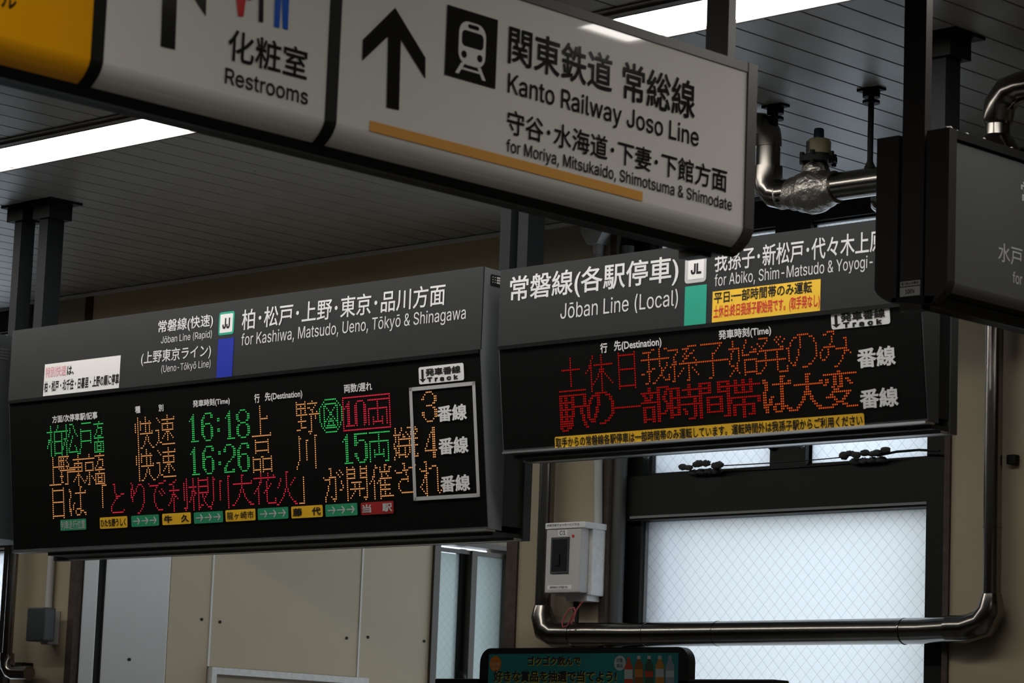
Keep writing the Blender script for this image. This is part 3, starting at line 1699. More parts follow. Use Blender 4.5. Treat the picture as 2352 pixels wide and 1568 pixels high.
# railway panel printing (pixels of crop at 2.352 from (780,0))
def c1(x, y): return (x/2.352+780, y/2.352)
arrow_px = [(300, 42), (463, 312), (462, 425), (330, 212), (320, 595), (253, 580), (262, 195), (122, 328), (125, 215)]
arrow = [FP.loc(*c1(*p)) for p in arrow_px]
plate(FP, arrow, 'ink', pan_k, 'arrow', 0.0004, 0.0002)
sq = box_px(FP, c1(578, 25), c1(850, 105), c1(845, 480), c1(570, 405))
plate(FP, rrect(*sq), 'ink', pan_k, 'train_symbol', 0.0004, 0.0002)
def loc_sq(fx, fy): return (sq[0]+(sq[2]-sq[0])*fx, sq[1]+(sq[3]-sq[1])*fy)
def sq_rr(a, b, c, d, r, m, eps):
    p, q = loc_sq(a, b), loc_sq(c, d); plate(FP, rrect(p[0], p[1], q[0], q[1], r), m, pan_k, 'train_symbol', 0.0003, eps)
sq_rr(0.245, 0.155, 0.775, 0.775, 0.020, 'acrylic', 0.0006)
sq_rr(0.30, 0.285, 0.725, 0.515, 0.008, 'ink', 0.0010); sq_rr(0.41, 0.185, 0.63, 0.245, 0.004, 'ink', 0.0010)
for fx in (0.355, 0.665):
    p = loc_sq(fx, 0.635); plate(FP, [(p[0]+0.0062*math.cos(a*math.pi/8), p[1]+0.0062*math.sin(a*math.pi/8)) for a in range(16)], 'ink', pan_k, 'train_symbol', 0.0003, 0.0010)
for s in (1, -1):
    q = [(0.5+s*a, b) for a, b in ((0.12, 0.76), (0.19, 0.76), (0.30, 0.93), (0.23, 0.93))]
    plate(FP, [loc_sq(*k) for k in q], 'acrylic', pan_k, 'train_symbol', 0.0003, 0.0006)
plate(FP, [loc_sq(*k) for k in ((0.33, 0.825), (0.67, 0.825), (0.69, 0.855), (0.31, 0.855))], 'acrylic', pan_k, 'train_symbol', 0.0003, 0.0006)
text(FP, '関東鉄道', (1166, 148), (1405, 212), (1166, 57), 'ink', pan_k, bold=0.014)
text(FP, '常総線', (1428.4, 231), (1595.5, 274), (1428.4, 140), 'ink', pan_k, bold=0.014)
text(FP, 'Kanto Railway Joso Line', (1164.8, 226), (1603.6, 347), (1164.8, 167), 'ink', pan_k, latin=True, bold=0.008)
text(FP, '守谷･水海道･下妻･下館方面', (1162.7, 310), (1668.6, 440), (1162.7, 252), 'ink', pan_k, bold=0.012)
text(FP, 'for Moriya, Mitsukaido, Shimotsuma & Shimodate', (1161.8, 357), (1680, 489), (1161.8, 319.5), 'ink', pan_k, latin=True, bold=0.008)
sticker(FP, c1(162, 660), c1(1637, 1027), c1(1635, 1080), c1(162, 715), 'barnd', pan_k, name='orange_band', thick=0.0004, eps=0.0002)
# restroom panel printing
s_r = FP.loc(401.8, 113.6); s_k = FP.loc(*c1(320, 595))
plate(FP, [(u+s_r[0]-s_k[0], v+s_r[1]-s_k[1]) for u, v in arrow], 'ink', pan_r, 'arrow', 0.0004, 0.0002)
text(FP, '化粧室', (521.4, 139), (703.6, 184), (521.4, 64), 'ink', pan_r, bold=0.012)
text(FP, 'Restrooms', (515.4, 192), (706, 241), (515.4, 154.5), 'ink', pan_r, latin=True, bold=0.008)
def c0(x, y): return (x/2.8, y/2.8)
def figure(px, head, dx, m):
    plate(FP, [FP.loc(*c0(*p)) for p in px], m, pan_r, 'person_symbol', 0.0004, 0.0002)
    a = FP.loc(*c0(*head)); plate(FP, [(a[0]+0.011*math.cos(k*math.pi/8), a[1]+0.011*math.sin(k*math.pi/8)) for k in range(16)], m, pan_r, 'person_symbol', 0.0004, 0.0002)
figure([(1532, 105), (1564, 107), (1580, -5), (1612, 5), (1578, -150), (1528, -165), (1480, -40), (1515, -28)], (1554, -205), 0, 'figred')
plate(FP, [FP.loc(*c0(*p)) for p in ((1663, 138), (1692, 145), (1697, -230), (1668, -238))], 'ink', pan_r, 'symbol_bar', 0.0004, 0.0002)
for legs in ([(1762, 172), (1795, 180), (1808, -20), (1768, -30)], [(1818, 182), (1850, 192), (1858, -8), (1812, -18)]):
    plate(FP, [FP.loc(*c0(*p)) for p in legs], 'figblue', pan_r, 'person_symbol', 0.0004, 0.0002)
figure([(1768, -25), (1858, -5), (1862, -120), (1764, -145)], (1815, -180), 0, 'figblue')
text(FP, 'ル', (2, 15), (36, 24), (2, -30), 'ink', pan_o, bold=0.012)

# the second sign of the row: dark, with its end towards the viewer
YB0, YB1 = 4.5107, 6.0
sign2 = thing('direction_sign', (XM, 5.2, CEIL), 'dark grey hanging sign at the right edge, its shaded end towards the viewer', 'sign')
hanging_sign(sign2, YB0, YB1, ((YB0+0.002, YB0+0.0225), (YB1-0.03, YB1-0.0125)), 'signblack', 'endshade')
end_cap(YB0, YB0+0.0255, sign2, 'endshade')
pan2 = strip(YB0+0.026, YB1-0.02, 0.003, 0.007, ZTOP-0.022, H(0.985)).build('panel', 'greyacr', sign2)
FP2 = Plane((XS-0.003, 0, CZ), (0, 1, 0), (0, 0, -1))
text(FP2, '常磐線', (2344, 462), (2470, 500), (2344, 415), 'inkgrey', pan2, bold=0.006)
text(FP2, '水戸', (2292, 601), (2347, 612), (2292, 557), 'inkgrey', pan2, bold=0.004)
text(FP2, 'for', (2325, 650), (2347, 655), (2325, 623), 'inkgrey', pan2, latin=True)
EP = Plane((0, YB0+0.0015, CZ), (1, 0, 0), (0, 0, -1))
bx = box_px(EP, (2068, 647), (2114, 643), (2113.5, 654), (2068, 658)); st = plate(EP, rrect(*bx), 'inkgrey', sign2, 'sticker')
in_box(EP, bx, '落下防止対策済', 'ink', st, 0.06, 0.94, 0.2, 0.8)
bx = box_px(EP, (2067.5, 661), (2113.5, 656), (2113, 677), (2067, 682)); st = plate(EP, rrect(*bx), 'inkgrey', sign2, 'sticker')
in_box(EP, bx, '100V', 'ink', st, 0.28, 0.75, 0.25, 0.75, latin=True)

# fluff caught on the edges of the signs
def dust(parent, spots, size):
    mb = MB()
    for p in spots: mb.lump((p[0]+random.uniform(-0.002, 0.002), p[1], p[2]+random.uniform(0, 0.002)), size*random.uniform(0.5, 1.6), size*random.uniform(0.6, 1.8), size*random.uniform(0.4, 1.1), 0.45, 2)
    o = mb.build('dust', 'fluff', parent); o['kind'] = 'stuff'
dust(sign, [(XS-0.005, YA1+0.0005, ZCR+random.uniform(0.0, 0.30)) for _ in range(14)]+[(XS-0.01, YA1-random.uniform(0, 0.6)**1.3, ZTOP+0.001) for _ in range(16)], 0.0022)
dust(sign2, [(XS-random.uniform(0, 0.01), YB0+0.02+random.uniform(0, 0.75), ZTOP+0.002) for _ in range(26)]+[(XS-0.012, YB0+0.012+0.004*k, ZTOP+0.005) for k in range(4)], 0.0028)

# ================================================================== DEPARTURE BOARDS
YBF = 4.9224
TILT = math.radians(6.7)
def board(name, label, x0, width, ztop, hup, hdn, posts, dep, group='departure boards of the hanging row'):
    """upright charcoal panel above, black display leaning back below, wedge-shaped ends, a box and posts behind"""
    root = thing(name, (x0+width/2, YBF+0.1, CEIL), label, 'departure board', group)
    PU = Plane((x0, YBF, H(ztop)), (1, 0, 0), (0, 0, -1))
    PD = Plane((x0, YBF, H(ztop-hup)), (1, 0, 0), (0, math.sin(TILT), -math.cos(TILT)))
    x1 = x0+width
    zb = H(ztop)-hup; zl = zb-hdn*math.cos(TILT); yl = YBF+hdn*math.sin(TILT)
    YR = YBF+dep[0]; Y2 = YR+dep[1]; Y3 = Y2+dep[2]
    mb = MB()   # shell seen from the ends: front profile down to the lip, upright back
    prof_ = [(YBF+0.002, H(ztop)), (YBF+0.002, zb), (yl+0.003, zl), (YR, zl-0.002), (YR, H(ztop)-0.004)]
    mb.prism([(x0+0.001, y, z) for y, z in prof_], (width-0.002, 0, 0)); mb.build('housing', 'boardside', root)
    up = MB(); up.box(x0, x1, YBF, YBF+0.004, zb, H(ztop)); upo = up.build('header_panel', 'board', root)
    dm = MB(); dm.prism([PD.pt(u, v, 0.0005) for u, v in ((0.006, 0.004), (width-0.004, 0.004), (width-0.004, hdn-0.004), (0.006, hdn-0.004))], -PD.n*0.006)
    dmo = dm.build('display_panel', 'display', root)
    sh = MB(); sh.box(x0+0.006, x1-0.004, YBF-0.003, YBF+0.006, zb-0.010, zb-0.001); sh.build('shadow_strip', 'display', root)  # black strip painting the shadow line under the header panel
    lip = MB(); lip.box(x0+0.004, x1-0.004, yl-0.004, yl+0.03, zl-0.006, zl-0.001); lip.build('bottom_trim', 'alu', root)
    bk = MB(); bk.box(x0+0.03, x1-0.012, YR+0.002, Y2, zl+0.012, H(ztop)-0.02)
    bk.box(x0+dep[3], x1-0.012, yl+0.03, Y2+0.01, zl-0.014, zl-0.004)
    bk.build('rear_box', 'boardback', root)
    bf = MB(); bf.box(x0+0.02, x1-0.008, Y2, Y3, zl-0.018, H(ztop)-0.03); bf.build('mounting_frame', 'boardside', root)
    bt = MB(); bt.box(x0+dep[3], x1-0.012, Y2-0.03, Y2-0.002, zl-0.020, zl-0.014); bt.build('bottom_trim', 'alu', root)
    for px_, pw, py0, py1 in posts:
        pm = MB(); pm.box(px_, px_+pw, py0, py1, H(ztop)-0.06, CEIL); po = pm.build('post', 'post', root)
        fm = MB(); fm.box(px_-0.045, px_+pw+0.045, py0-0.03, py1+0.03, CEIL-0.007, CEIL); fm.box(px_-0.02, px_+pw+0.02, py0-0.012, py1+0.012, CEIL-0.055, CEIL-0.007); fm.build('flange', 'black', po)
    return root, upo, dmo, PU, PD, zl

# ---- left board
LW, LU_, LD_ = 1.942, 0.2068, 0.4395
lb, lup, ldn, LU, LD, lzl = board('departure_board', 'long departure board with three lit rows, blue and green line badges, on the left', -6.8532, LW, 1.2634, LU_, LD_, ((-6.923, 0.042, 5.045, 5.105), (-4.9795, 0.036, 5.045, 5.105)), (0.100, 0.085, 0.024, 0.13))
T = lambda *a, **k: text(LU, *a, 'whitetext', lup, **k)
T('常磐線(快速)', (363, 769), (489, 752.5), (363, 737), bold=0.010)
T('Jōban Line (Rapid)', (369.6, 793.5), (486.6, 778), (369.6, 773), latin=True, bold=0.0)
T('(上野東京ライン)', (323.7, 842), (484.4, 821.5), (323.7, 809), bold=0.010)
T('(Ueno-Tōkyō Line)', (370.5, 860.5), (483.5, 846), (370.5, 839.5), latin=True, bold=0.0)
T('柏･松戸･上野･東京･品川方面', (555, 759.5), (1022, 700), (555, 712), bold=0.008)
T('for Kashiwa, Matsudo, Ueno, Tōkyō & Shinagawa', (553.6, 803), (1069.6, 738), (553.6, 768), latin=True, bold=0.0)
bj = box_px(LU, (504.5, 718.3), (539.3, 713), (537, 766), (501.3, 771))
bd = plate(LU, rrect(*bj, 0.008), 'green', lb, 'line_badge', 0.0006)
bi = (bj[0]+0.006, bj[1]+0.006, bj[2]-0.006, bj[3]-0.006)
plate(LU, rrect(*bi, 0.003), 'white', bd, 'badge_face', 0.0004, 0.0006)
in_box(LU, bi, 'JJ', 'inkm', bd, 0.2, 0.8, 0.22, 0.80, eps=0.0014, latin=True, bold=0.035)
sticker(LU, (501, 779.5), (537, 774.6), (533.5, 864), (497.8, 867.6), 'blue', lup, name='line_colour_bar')
ws = sticker(LU, (103.3, 836.7), (277.2, 816), (273.2, 890.6), (99.5, 909.8), 'white', lb); ws['label'] = 'white sticker with pink and black lettering'
text(LU, '特別快速', (104.3, 868), (152, 862.5), (104.3, 843.5), 'pink', ws, bold=0.02, eps=0.001)
text(LU, 'は、', (154, 862), (170, 860), (154, 841), 'inkm', ws, bold=0.03, eps=0.001)
text(LU, '柏・松戸・北千住・日暮里・上野の順に停車', (101.4, 902), (273, 883), (101.4, 876.5), 'inkm', ws, bold=0.03, eps=0.001)
T = lambda *a, **k: text(LD, *a, 'bright', ldn, eps=0.0022, **k)
T('方面/次停車駅/記事', (121.4, 972.5), (225.4, 961.5), (121.4, 955), bold=0.024)
T('種', (312, 949.4), (324, 948), (312, 933), bold=0.024); T('別', (365.6, 945.2), (377.1, 944), (365.6, 929), bold=0.024)
T('発車時刻(Time)', (444.5, 938), (529.5, 930), (444.5, 919), bold=0.02)
T('行', (585.9, 925.5), (598, 924.3), (585.9, 904.5), bold=0.024); T('先(Destination)', (610, 924.5), (696, 914.5), (610, 902), bold=0.02)
T('両数/遅れ', (791.8, 903), (856.6, 896.5), (791.8, 882.5), bold=0.02)
def track_sign(pl, corners, parent, jp, en):
    b = box_px(pl, *corners); s = plate(pl, rrect(*b, 0.006), 'bright', parent, 'sticker', 0.0006, 0.0012)
    text(pl, '発車番線', *jp, 'inkm', s, bold=0.03, eps=0.0024)
    text(pl, 'Track', *en, 'inkm', s, latin=True, bold=0.05, eps=0.0024, space=1.5)
    w, h = b[2]-b[0], b[3]-b[1]; ax = b[0]+w*0.085
    arrow_ = [(ax-0.004, b[1]+h*0.15), (ax+0.004, b[1]+h*0.15), (ax+0.004, b[1]+h*0.70), (ax+0.012, b[1]+h*0.68), (ax, b[1]+h*0.90), (ax-0.012, b[1]+h*0.68), (ax-0.004, b[1]+h*0.70)]
    plate(pl, arrow_, 'inkm', s, 'arrow', 0.0003, 0.0018)
track_sign(LD, ((962.5, 844), (1065.6, 832), (1066.5, 872.3), (963.8, 883.5)), lb, ((978.6, 864), (1060, 856), (978.6, 846.5)), ((983, 878), (1054.5, 870), (983, 867)))
fo = box_px(LD, (941, 889.9), (1093.3, 875.4), (1103.4, 1142.4), (951.4, 1148.2)); t_ = 0.0105
fr = MB()
for a, b, c, d_ in ((fo[0], fo[1], fo[2], fo[1]+t_*0.9), (fo[0], fo[3]-t_*0.9, fo[2], fo[3]), (fo[0], fo[1], fo[0]+t_, fo[3]), (fo[2]-t_, fo[1], fo[2], fo[3])):
    fr.prism([LD.pt(*q, 0.0021) for q in ((a, b), (c, b), (c, d_), (a, d_))], LD.n*0.0004)
fr.build('tape_frame', 'palegrey', ldn)
for a in (((1006, 969.5), (1074.7, 963), (1006, 932)), ((1008.8, 1045), (1078.4, 1039), (1008.8, 1006)), ((1013.4, 1131.5), (1082.3, 1125.5), (1013.4, 1093))):
    T('番線', *a, bold=0.030)
EN = 0.0012
def line_sticker(corners, m, body, tm, fx0=0.06, fx1=0.94, fy0=0.16, fy1=0.84, bold=0.03):
    b = box_px(LD, *corners); s = plate(LD, rrect(*b, 0.004), m, lb, 'sticker', 0.0006, EN)
    s['label'] = {'yellow': 'yellow station name sticker', 'stickred': 'red sticker for this station'}.get(m, 'green sticker with three arrows' if body == '>' else 'green title sticker')
    if body == '>':
        w, h = b[2]-b[0], b[3]-b[1]
        for k in (0.20, 0.50, 0.80):
            ux, vy = b[0]+w*k, (b[1]+b[3])/2; a, t = w*0.125, h*0.05
            plate(LD, [(ux-a, vy-t), (ux+a*0.55, vy-t), (ux+a*0.1, vy-h*0.26), (ux+a*0.3, vy-h*0.33), (ux+a, vy), (ux+a*0.3, vy+h*0.33), (ux+a*0.1, vy+h*0.26), (ux+a*0.55, vy+t), (ux-a, vy+t)], tm, s, 'arrow', 0.0003, EN+0.0006)
    else:
        for bd_, f0, f1 in body:
            in_box(LD, b, bd_, tm, s, f0, f1, fy0, fy1, eps=EN+0.0012, bold=bold)
line_sticker(((139.4, 1193.6), (198.6, 1190.3), (199, 1215.8), (140, 1219)), 'stickgreen', [('列車走行位置', 0.03, 0.97)], 'palegrey', fy0=0.1, fy1=0.9, bold=0.006)
line_sticker(((230.2, 1188), (293, 1185), (293.5, 1211), (231, 1214.3)), 'yellow', [('ひたち野うしく', 0.04, 0.96)], 'inkm')
line_sticker(((302.4, 1184.4), (365.6, 1180.6), (366, 1206.5), (303.3, 1210.2)), 'stickgreen', '>', 'palegrey')
line_sticker(((373.6, 1179.7), (439, 1176), (439.5, 1202), (374.3, 1206)), 'yellow', [('牛', 0.06, 0.36), ('久', 0.66, 0.95)], 'inkm')
line_sticker(((446.2, 1176.7), (512.8, 1172.8), (513.2, 1198.8), (447, 1202.7)), 'stickgreen', '>', 'palegrey')
line_sticker(((518.8, 1171.7), (587.2, 1167.4), (587.8, 1193.8), (519.7, 1198.4)), 'yellow', [('龍ヶ崎市', 0.05, 0.95)], 'inkm', bold=0.012)
line_sticker(((593, 1167.4), (662.8, 1163.4), (663.3, 1190), (593.7, 1194.5)), 'stickgreen', '>', 'palegrey')
line_sticker(((670, 1163), (741.6, 1159), (742.2, 1186.2), (670.7, 1190.6)), 'yellow', [('藤', 0.05, 0.36), ('代', 0.66, 0.95)], 'inkm')
line_sticker(((748.2, 1158.5), (821.2, 1154.4), (822.2, 1182.6), (749, 1186.5)), 'stickgreen', '>', 'palegrey')
line_sticker(((829.7, 1154), (904.4, 1149.8), (905, 1178.5), (830.9, 1182.6)), 'stickred', [('当', 0.04, 0.33), ('駅', 0.66, 0.97)], 'palegrey')
# lit diodes: columns of 5.6 mm, three text rows of sixteen
lu0, ldu, lv0, ldv = 0.1852, 0.0056, 0.0879, 0.00560
def L_(items, m): led(LD, items, m, ldn, lu0, ldu, lv0, ldv)
def digits(s, starts, row, ): return [('d'+ch, c, row) for ch, c in zip(s, starts)]
L_([('柏13', 0, 0), ('松13', 13, 0), ('戸13', 26, 0), ('方面8', 39, 0)], 'ledg')
L_([('快', 71, 0), ('速', 88, 0), ('上', 159, 0), ('野', 192, 0)], 'leda')
L_(digits('16:18', (113, 123, 135, 140, 149), 1), 'ledg')
L_([('d箱', 208, 0)], 'ledg')
mb = None
G['frame32'] = ['#'*32]+['#'+'.'*30+'#']*14+['#'*32]
L_([('frame32', 224, 0), ('d1', 224, 2, False, [0, 1, 2, 3, 4, 5, 6, 7, 8, 9, 10, 13]), ('d0', 232, 2, False, list(range(12))), ('両16', 240, 2, False, list(range(12)))], 'ledr')
L_([('d3', 276, 1)], 'leda')
L_([('上8', 1, 16), ('野9', 9, 16), ('・4', 18, 16), ('東9', 21, 16), ('京9', 30, 16), ('方面8', 39, 16), ('快', 71, 16), ('速', 88, 16), ('品', 159, 16), ('川', 191, 16), ('始8', 257, 16), ('発8', 265, 16), ('d4', 276, 17)], 'leda')
L_(digits('16:26', (113, 123, 135, 138, 149), 17), 'ledg')
L_(digits('15', (222, 231), 17)+[('両16', 240, 17)], 'ledg')
L_([('日', 0, 32), ('は', 16, 32), ('「', 32, 32), ('」', 192, 32), ('が', 208, 32), ('開', 224, 32), ('催', 240, 32), ('さ', 256, 32), ('れ', 272, 32)], 'leda')
L_([(ch, 48+16*i, 32) for i, ch in enumerate('とりで利根川大花火')], 'ledr')

# ---- right board
RW, RU_, RD_ = 1.266, 0.189, 0.2575
rb, rup, rdn, RU, RD, rzl = board('departure_board', 'shorter departure board with two rows of dim red and orange text, on the right', -4.8523, RW, 1.2475, RU_, RD_, ((-4.9165, 0.034, 5.045, 5.105), (-3.660, 0.040, 5.045, 5.100)), (0.070, 0.053, 0.025, 0.012))
T = lambda *a, **k: text(RU, *a, 'whitetext', rup, **k)
T('常磐線(各駅停車)', (1170.4, 702), (1558, 654), (1170.4, 636), bold=0.012)
T('Jōban Line (Local)', (1287, 740), (1557, 706.5), (1287, 697), latin=True, bold=0.0)
T('我孫子･新松戸･代々木上原方面', (1641.3, 627), (2030, 576), (1641.3, 578), bold=0.010, ref='我孫子･新松戸･代々木上原')
T('for Abiko, Shim-Matsudo & Yoyogi-uehara', (1641.3, 667), (2020, 618), (1641.3, 632), latin=True, bold=0.0, ref='for Abiko, Shim-Matsudo & Yoyogi-u')
bj = box_px(RU, (1574, 591), (1623, 585.0), (1622, 645), (1573, 652.8))
bd = plate(RU, rrect(*bj, 0.009), 'palegrey', rb, 'line_badge', 0.0006)
bi = (bj[0]+0.010, bj[1]+0.008, bj[2]-0.007, bj[3]-0.008)
plate(RU, rrect(*bi, 0.003), 'white', bd, 'badge_face', 0.0004, 0.0006)
in_box(RU, bi, 'JL', 'inkm', bd, 0.18, 0.85, 0.20, 0.75, eps=0.0014, latin=True, bold=0.035)
sticker(RU, (1574, 658.5), (1623, 652.8), (1622, 742.6), (1571.6, 748.4), 'green', rup, name='line_colour_bar')
ys = sticker(RU, (1637.4, 669.6), (1884.9, 640.8), (1883.9, 713.8), (1635.5, 740.2), 'yellowdk', rb); ys['label'] = 'yellow sticker with black and red lettering'
text(RU, '平日:一部時間帯のみ運転', (1640.3, 698), (1865.6, 672.5), (1640.3, 671), 'inkm', ys, bold=0.02, eps=0.001)
text(RU, '土休日:終日我孫子駅始発です。(取手発なし)', (1638.9, 737), (1883, 707), (1638.9, 704), 'redink', ys, bold=0.02, eps=0.001)
T = lambda *a, **k: text(RD, *a, 'bright', rdn, eps=0.0022, **k)
T('発車時刻(Time)', (1652.3, 783.5), (1773, 771), (1652.3, 758.5), bold=0.02)
T('行', (1380.5, 811.3), (1396.8, 809.5), (1380.5, 788), bold=0.024); T('先(Destination)', (1412, 809.5), (1521.2, 798), (1412, 783), bold=0.02)
track_sign(RD, ((1909.4, 719.6), (2043.9, 704.2), (2045.8, 742.6), (1911.3, 758)), rb, ((1932, 739.5), (2035, 728), (1932, 719)), ((1938, 753), (2028, 743.5), (1938, 740.5)))
T('番線', (1970.7, 846), (2060, 838), (1970.7, 800), bold=0.030); T('番線', (1977, 939.5), (2066.5, 932), (1977, 894), bold=0.030)
bb = box_px(RD, (1275.2, 1004.5), (1985.8, 946.8), (1986.2, 979.5), (1276.1, 1031.9))
s = plate(RD, rrect(*bb, 0.005), 'yellow', rb, 'sticker', 0.0006, 0.0012); s['label'] = 'long yellow notice strip'
text(RD, '取手からの常磐線各駅停車は一部時間帯のみ運転しています。運転時間外は我孫子駅からご利用ください', (1278.5, 1030), (1983.3, 976.5), (1278.5, 1006), 'inkm', s, bold=0.02, eps=0.0026)
ru0, rdu, rv0, rdv = 0.2013, 0.00551, 0.0476, 0.00553
def R_(items, m): led(RD, items, m, rdn, ru0, rdu, rv0, rdv, rad=0.0019)
R_([('土', 0, 0), ('休', 16, 0), ('日', 32, 0)], 'ledrd')
R_([(c, 48+16*i-(1 if i > 3 else 0), 0) for i, c in enumerate('我孫子始発のみ')], 'ledod')
R_([('駅', 0, 16, True), ('の', 16, 16, True), ('一', 31, 16), ('部', 47, 16, True), ('時', 63, 16, True), ('間', 79, 16, True), ('帯', 95, 16, True)], 'ledrd')
R_([('は', 112, 16, True), ('大', 128, 16, True), ('変', 144, 16, True)], 'ledod')

# ---- the neighbour board at the left edge: only its grey end with a vent shows
nb = thing('departure_board', (-8.0, YBF+0.1, CEIL), 'neighbouring departure board at the left edge, only its vented end showing', 'departure board', 'departure boards of the hanging row')
nb_x = -6.935
mb = MB(); zt, zb_ = H(1.262), H(0.66); prof_ = [(YBF, zt), (YBF, zt-0.2), (YBF+0.05, zb_), (YBF+0.108, zb_), (YBF+0.108, zt)]
mb.prism([(nb_x-1.9, y, z) for y, z in prof_], (1.9, 0, 0)); mb.build('housing', 'boardback', nb)
mb = MB(); mb.box(nb_x-1.88, nb_x-0.02, YBF+0.11, YBF+0.22, zb_, zt-0.03); mb.build('rear_box', 'boardback', nb)
mb = MB()
for i in range(4):
    for j in range(2): mb.box(nb_x, nb_x+0.001, YBF+0.02+j*0.04, YBF+0.05+j*0.04, zt-0.045-i*0.009, zt-0.041-i*0.009)
mb.build('vent', 'darkgrey', nb)
pm = MB(); pm.box(-7.048, -7.013, 5.045, 5.095, zt-0.06, CEIL); po = pm.build('post', 'post', nb)
fm = MB(); fm.box(-7.09, -6.975, 5.02, 5.12, CEIL-0.007, CEIL); fm.box(-7.07, -6.99, 5.03, 5.11, CEIL-0.05, CEIL-0.007); fm.build('flange', 'black', po)
# stick the little warning label on the left board's end
EPx = Plane((-6.8532+LW, 0, CZ), (0, 1, 0), (0, 0, -1))
b = box_px(EPx, (1126.5, 629), (1150, 634), (1149, 659), (1126, 656)); s = plate(EPx, rrect(b[0], b[1], b[0]+0.05, b[3], 0.005), 'inkm', lb, 'warning_label', 0.0006)
for i in range(3):
    w_ = 0.05; h_ = b[3]-b[1]
    plate(EPx, rrect(b[0]+w_*0.45, b[1]+h_*(0.15+i*0.22), b[0]+w_*0.92, b[1]+h_*(0.29+i*0.22)), 'palegrey', s, 'print', 0.0003, 0.0006)
    for j in range(2): plate(EPx, rrect(b[0]+w_*(0.14+j*0.16), b[1]+h_*(0.19+i*0.22), b[0]+w_*(0.20+j*0.16), b[1]+h_*(0.26+i*0.22)), 'palegrey', s, 'print', 0.0003, 0.0006)

# ================================================================== PIPES
def elbow(p, d0, d1, r, n=7):
    """points of a bend of radius r around the corner p, arriving along d0 and leaving along d1"""
    d0, d1 = Vector(d0).normalized(), Vector(d1).normalized(); p = Vector(p); out = []
    a, b = p-d0*r, p+d1*r
    c = a + d1*r
    for i in range(n+1):
        q = i/n*math.pi/2
        out.append(c - d1*r*math.cos(q) + d0*r*math.sin(q))
    return out
def collar(mb, p, d, r, t=0.006, over=0.003):
    p = Vector(p); d = Vector(d).normalized(); mb.tube([p-d*t/2, p+d*t/2], r+over, 24)
PR, PU_ = 0.0345, 0.0235
# U-shaped jacketed pipe in front of the wide window
pr = thing('jacketed_pipe', (-5.80, YW-0.05, H(0.45)), 'shiny jacketed pipe rising at both sides of the window and crossing below the right board', 'pipe')
yv, yh = YW-0.046, YW-0.046
xl, xr, zh = -5.803, -4.222, H(0.4405)
lv = MB(); lv.tube([(xl, yv, H(1.0)), (xl, yv, zh+0.06)], PU_, 28); lv.build('upright_pipe', 'pipe', pr)
cr_ = MB(); cr_.tube([(xl, yv, zh+0.085), (xl, yv, zh+0.055), (xl+0.018, yv, zh+0.016), (xl+0.055, yv, zh), (xl+0.13, yv, zh)], [0.026, 0.034, 0.0385, 0.037, 0.0365], 28); cr_.build('elbow', 'pipe', pr)
hz = MB(); hz.tube([(xl+0.10, yv, zh), (-5.62, yv, zh), (-5.47, yv+0.035, zh), (-4.46, yv+0.035, zh+0.001), (-4.36, yv+0.004, zh+0.002), (xr-0.08, yv, zh+0.002)], PR, 28); hz.build('cross_pipe', 'pipe', pr)
er = MB(); er.tube([(xr-0.13, yh, zh+0.002), (xr-0.075, yh, zh+0.002), (xr-0.022, yh, zh+0.016), (xr, yh, zh+0.05), (xr, yh, zh+0.09)], [0.036, 0.0375, 0.040, 0.036, 0.026], 28); er.build('elbow', 'pipe', pr)
rv = MB(); rv.tube([(xr, yh, zh+0.06), (xr-0.002, yh, CEIL-0.002)], PU_, 28); rv.build('upright_pipe', 'pipe', pr)
cl = MB()
collar(cl, (xr, yh, H(0.7015)), (0, 0, 1), PU_, 0.004, 0.0015)
for q in (-5.42, -5.16, -4.52): collar(cl, (q, yv+0.035, zh+0.0005), (1, 0, 0), PR, 0.003, 0.0012)
cl.build('joint_band', 'pipe', pr)
# pipe at the left edge
pl_ = thing('jacketed_pipe', (-8.40, YW-0.05, H(0.4)), 'thin steel pipe with a bend at the lower left edge', 'pipe')
a = at_y(31, 1280, YW-0.06); bpt = at_y(22, 1545, YW-0.06)
lv = MB(); lv.tube([(a.x, YW-0.06, H(1.0)), (a.x, YW-0.06, bpt.z+0.06)], 0.018, 24); lv.build('upright_pipe', 'pipe', pl_)
cr_ = MB(); cr_.tube([(a.x, YW-0.06, bpt.z+0.07)]+elbow((a.x, YW-0.06, bpt.z), (0, 0, -1), (1, 0, 0), 0.05, 3)+[(a.x+0.13, YW-0.055, bpt.z)], 0.026, 24); cr_.build('elbow', 'pipe', pl_)
mb = MB(); q = at_y(52, 1533, YW-0.03); mb.box(q.x-0.02, q.x+0.02, YW-0.05, YW, q.z-0.018, q.z+0.018); mb.build('bracket', 'black', pl_)
# ceiling pipe with wrapped valve
YC = 5.36
cp_ = thing('ceiling_pipe', (-4.2, YC, CEIL), 'jacketed pipe under the ceiling with a foil-wrapped valve', 'pipe')
zc = H(1.452); xe = -4.374
st = MB(); st.tube([(xe+0.06, YC, zc+0.001), (-3.40, YC, zc-0.004)], 0.034, 28); st.build('straight_pipe', 'pipe', cp_)
eb = MB(); eb.tube([(xe+0.085, YC, zc)]+elbow((xe, YC, zc), (-1, 0, 0), (0, 0, 1), 0.050, 3)+[(xe, YC, zc+0.075)], 0.0365, 28); eb.build('elbow', 'pipe', cp_)
uv = MB(); uv.tube([(xe, YC, zc+0.06), (xe, YC, zc+0.135)], 0.030, 28); uv.build('upright_pipe', 'pipe', cp_)
ut = MB(); ut.tube([(xe, YC, zc+0.125)]+elbow((xe, YC, zc+0.185), (0, 0, 1), (-1, 0, 0), 0.04, 4)+[(xe-0.35, YC, zc+0.185)], 0.033, 28); ut.build('elbow', 'pipe', cp_)
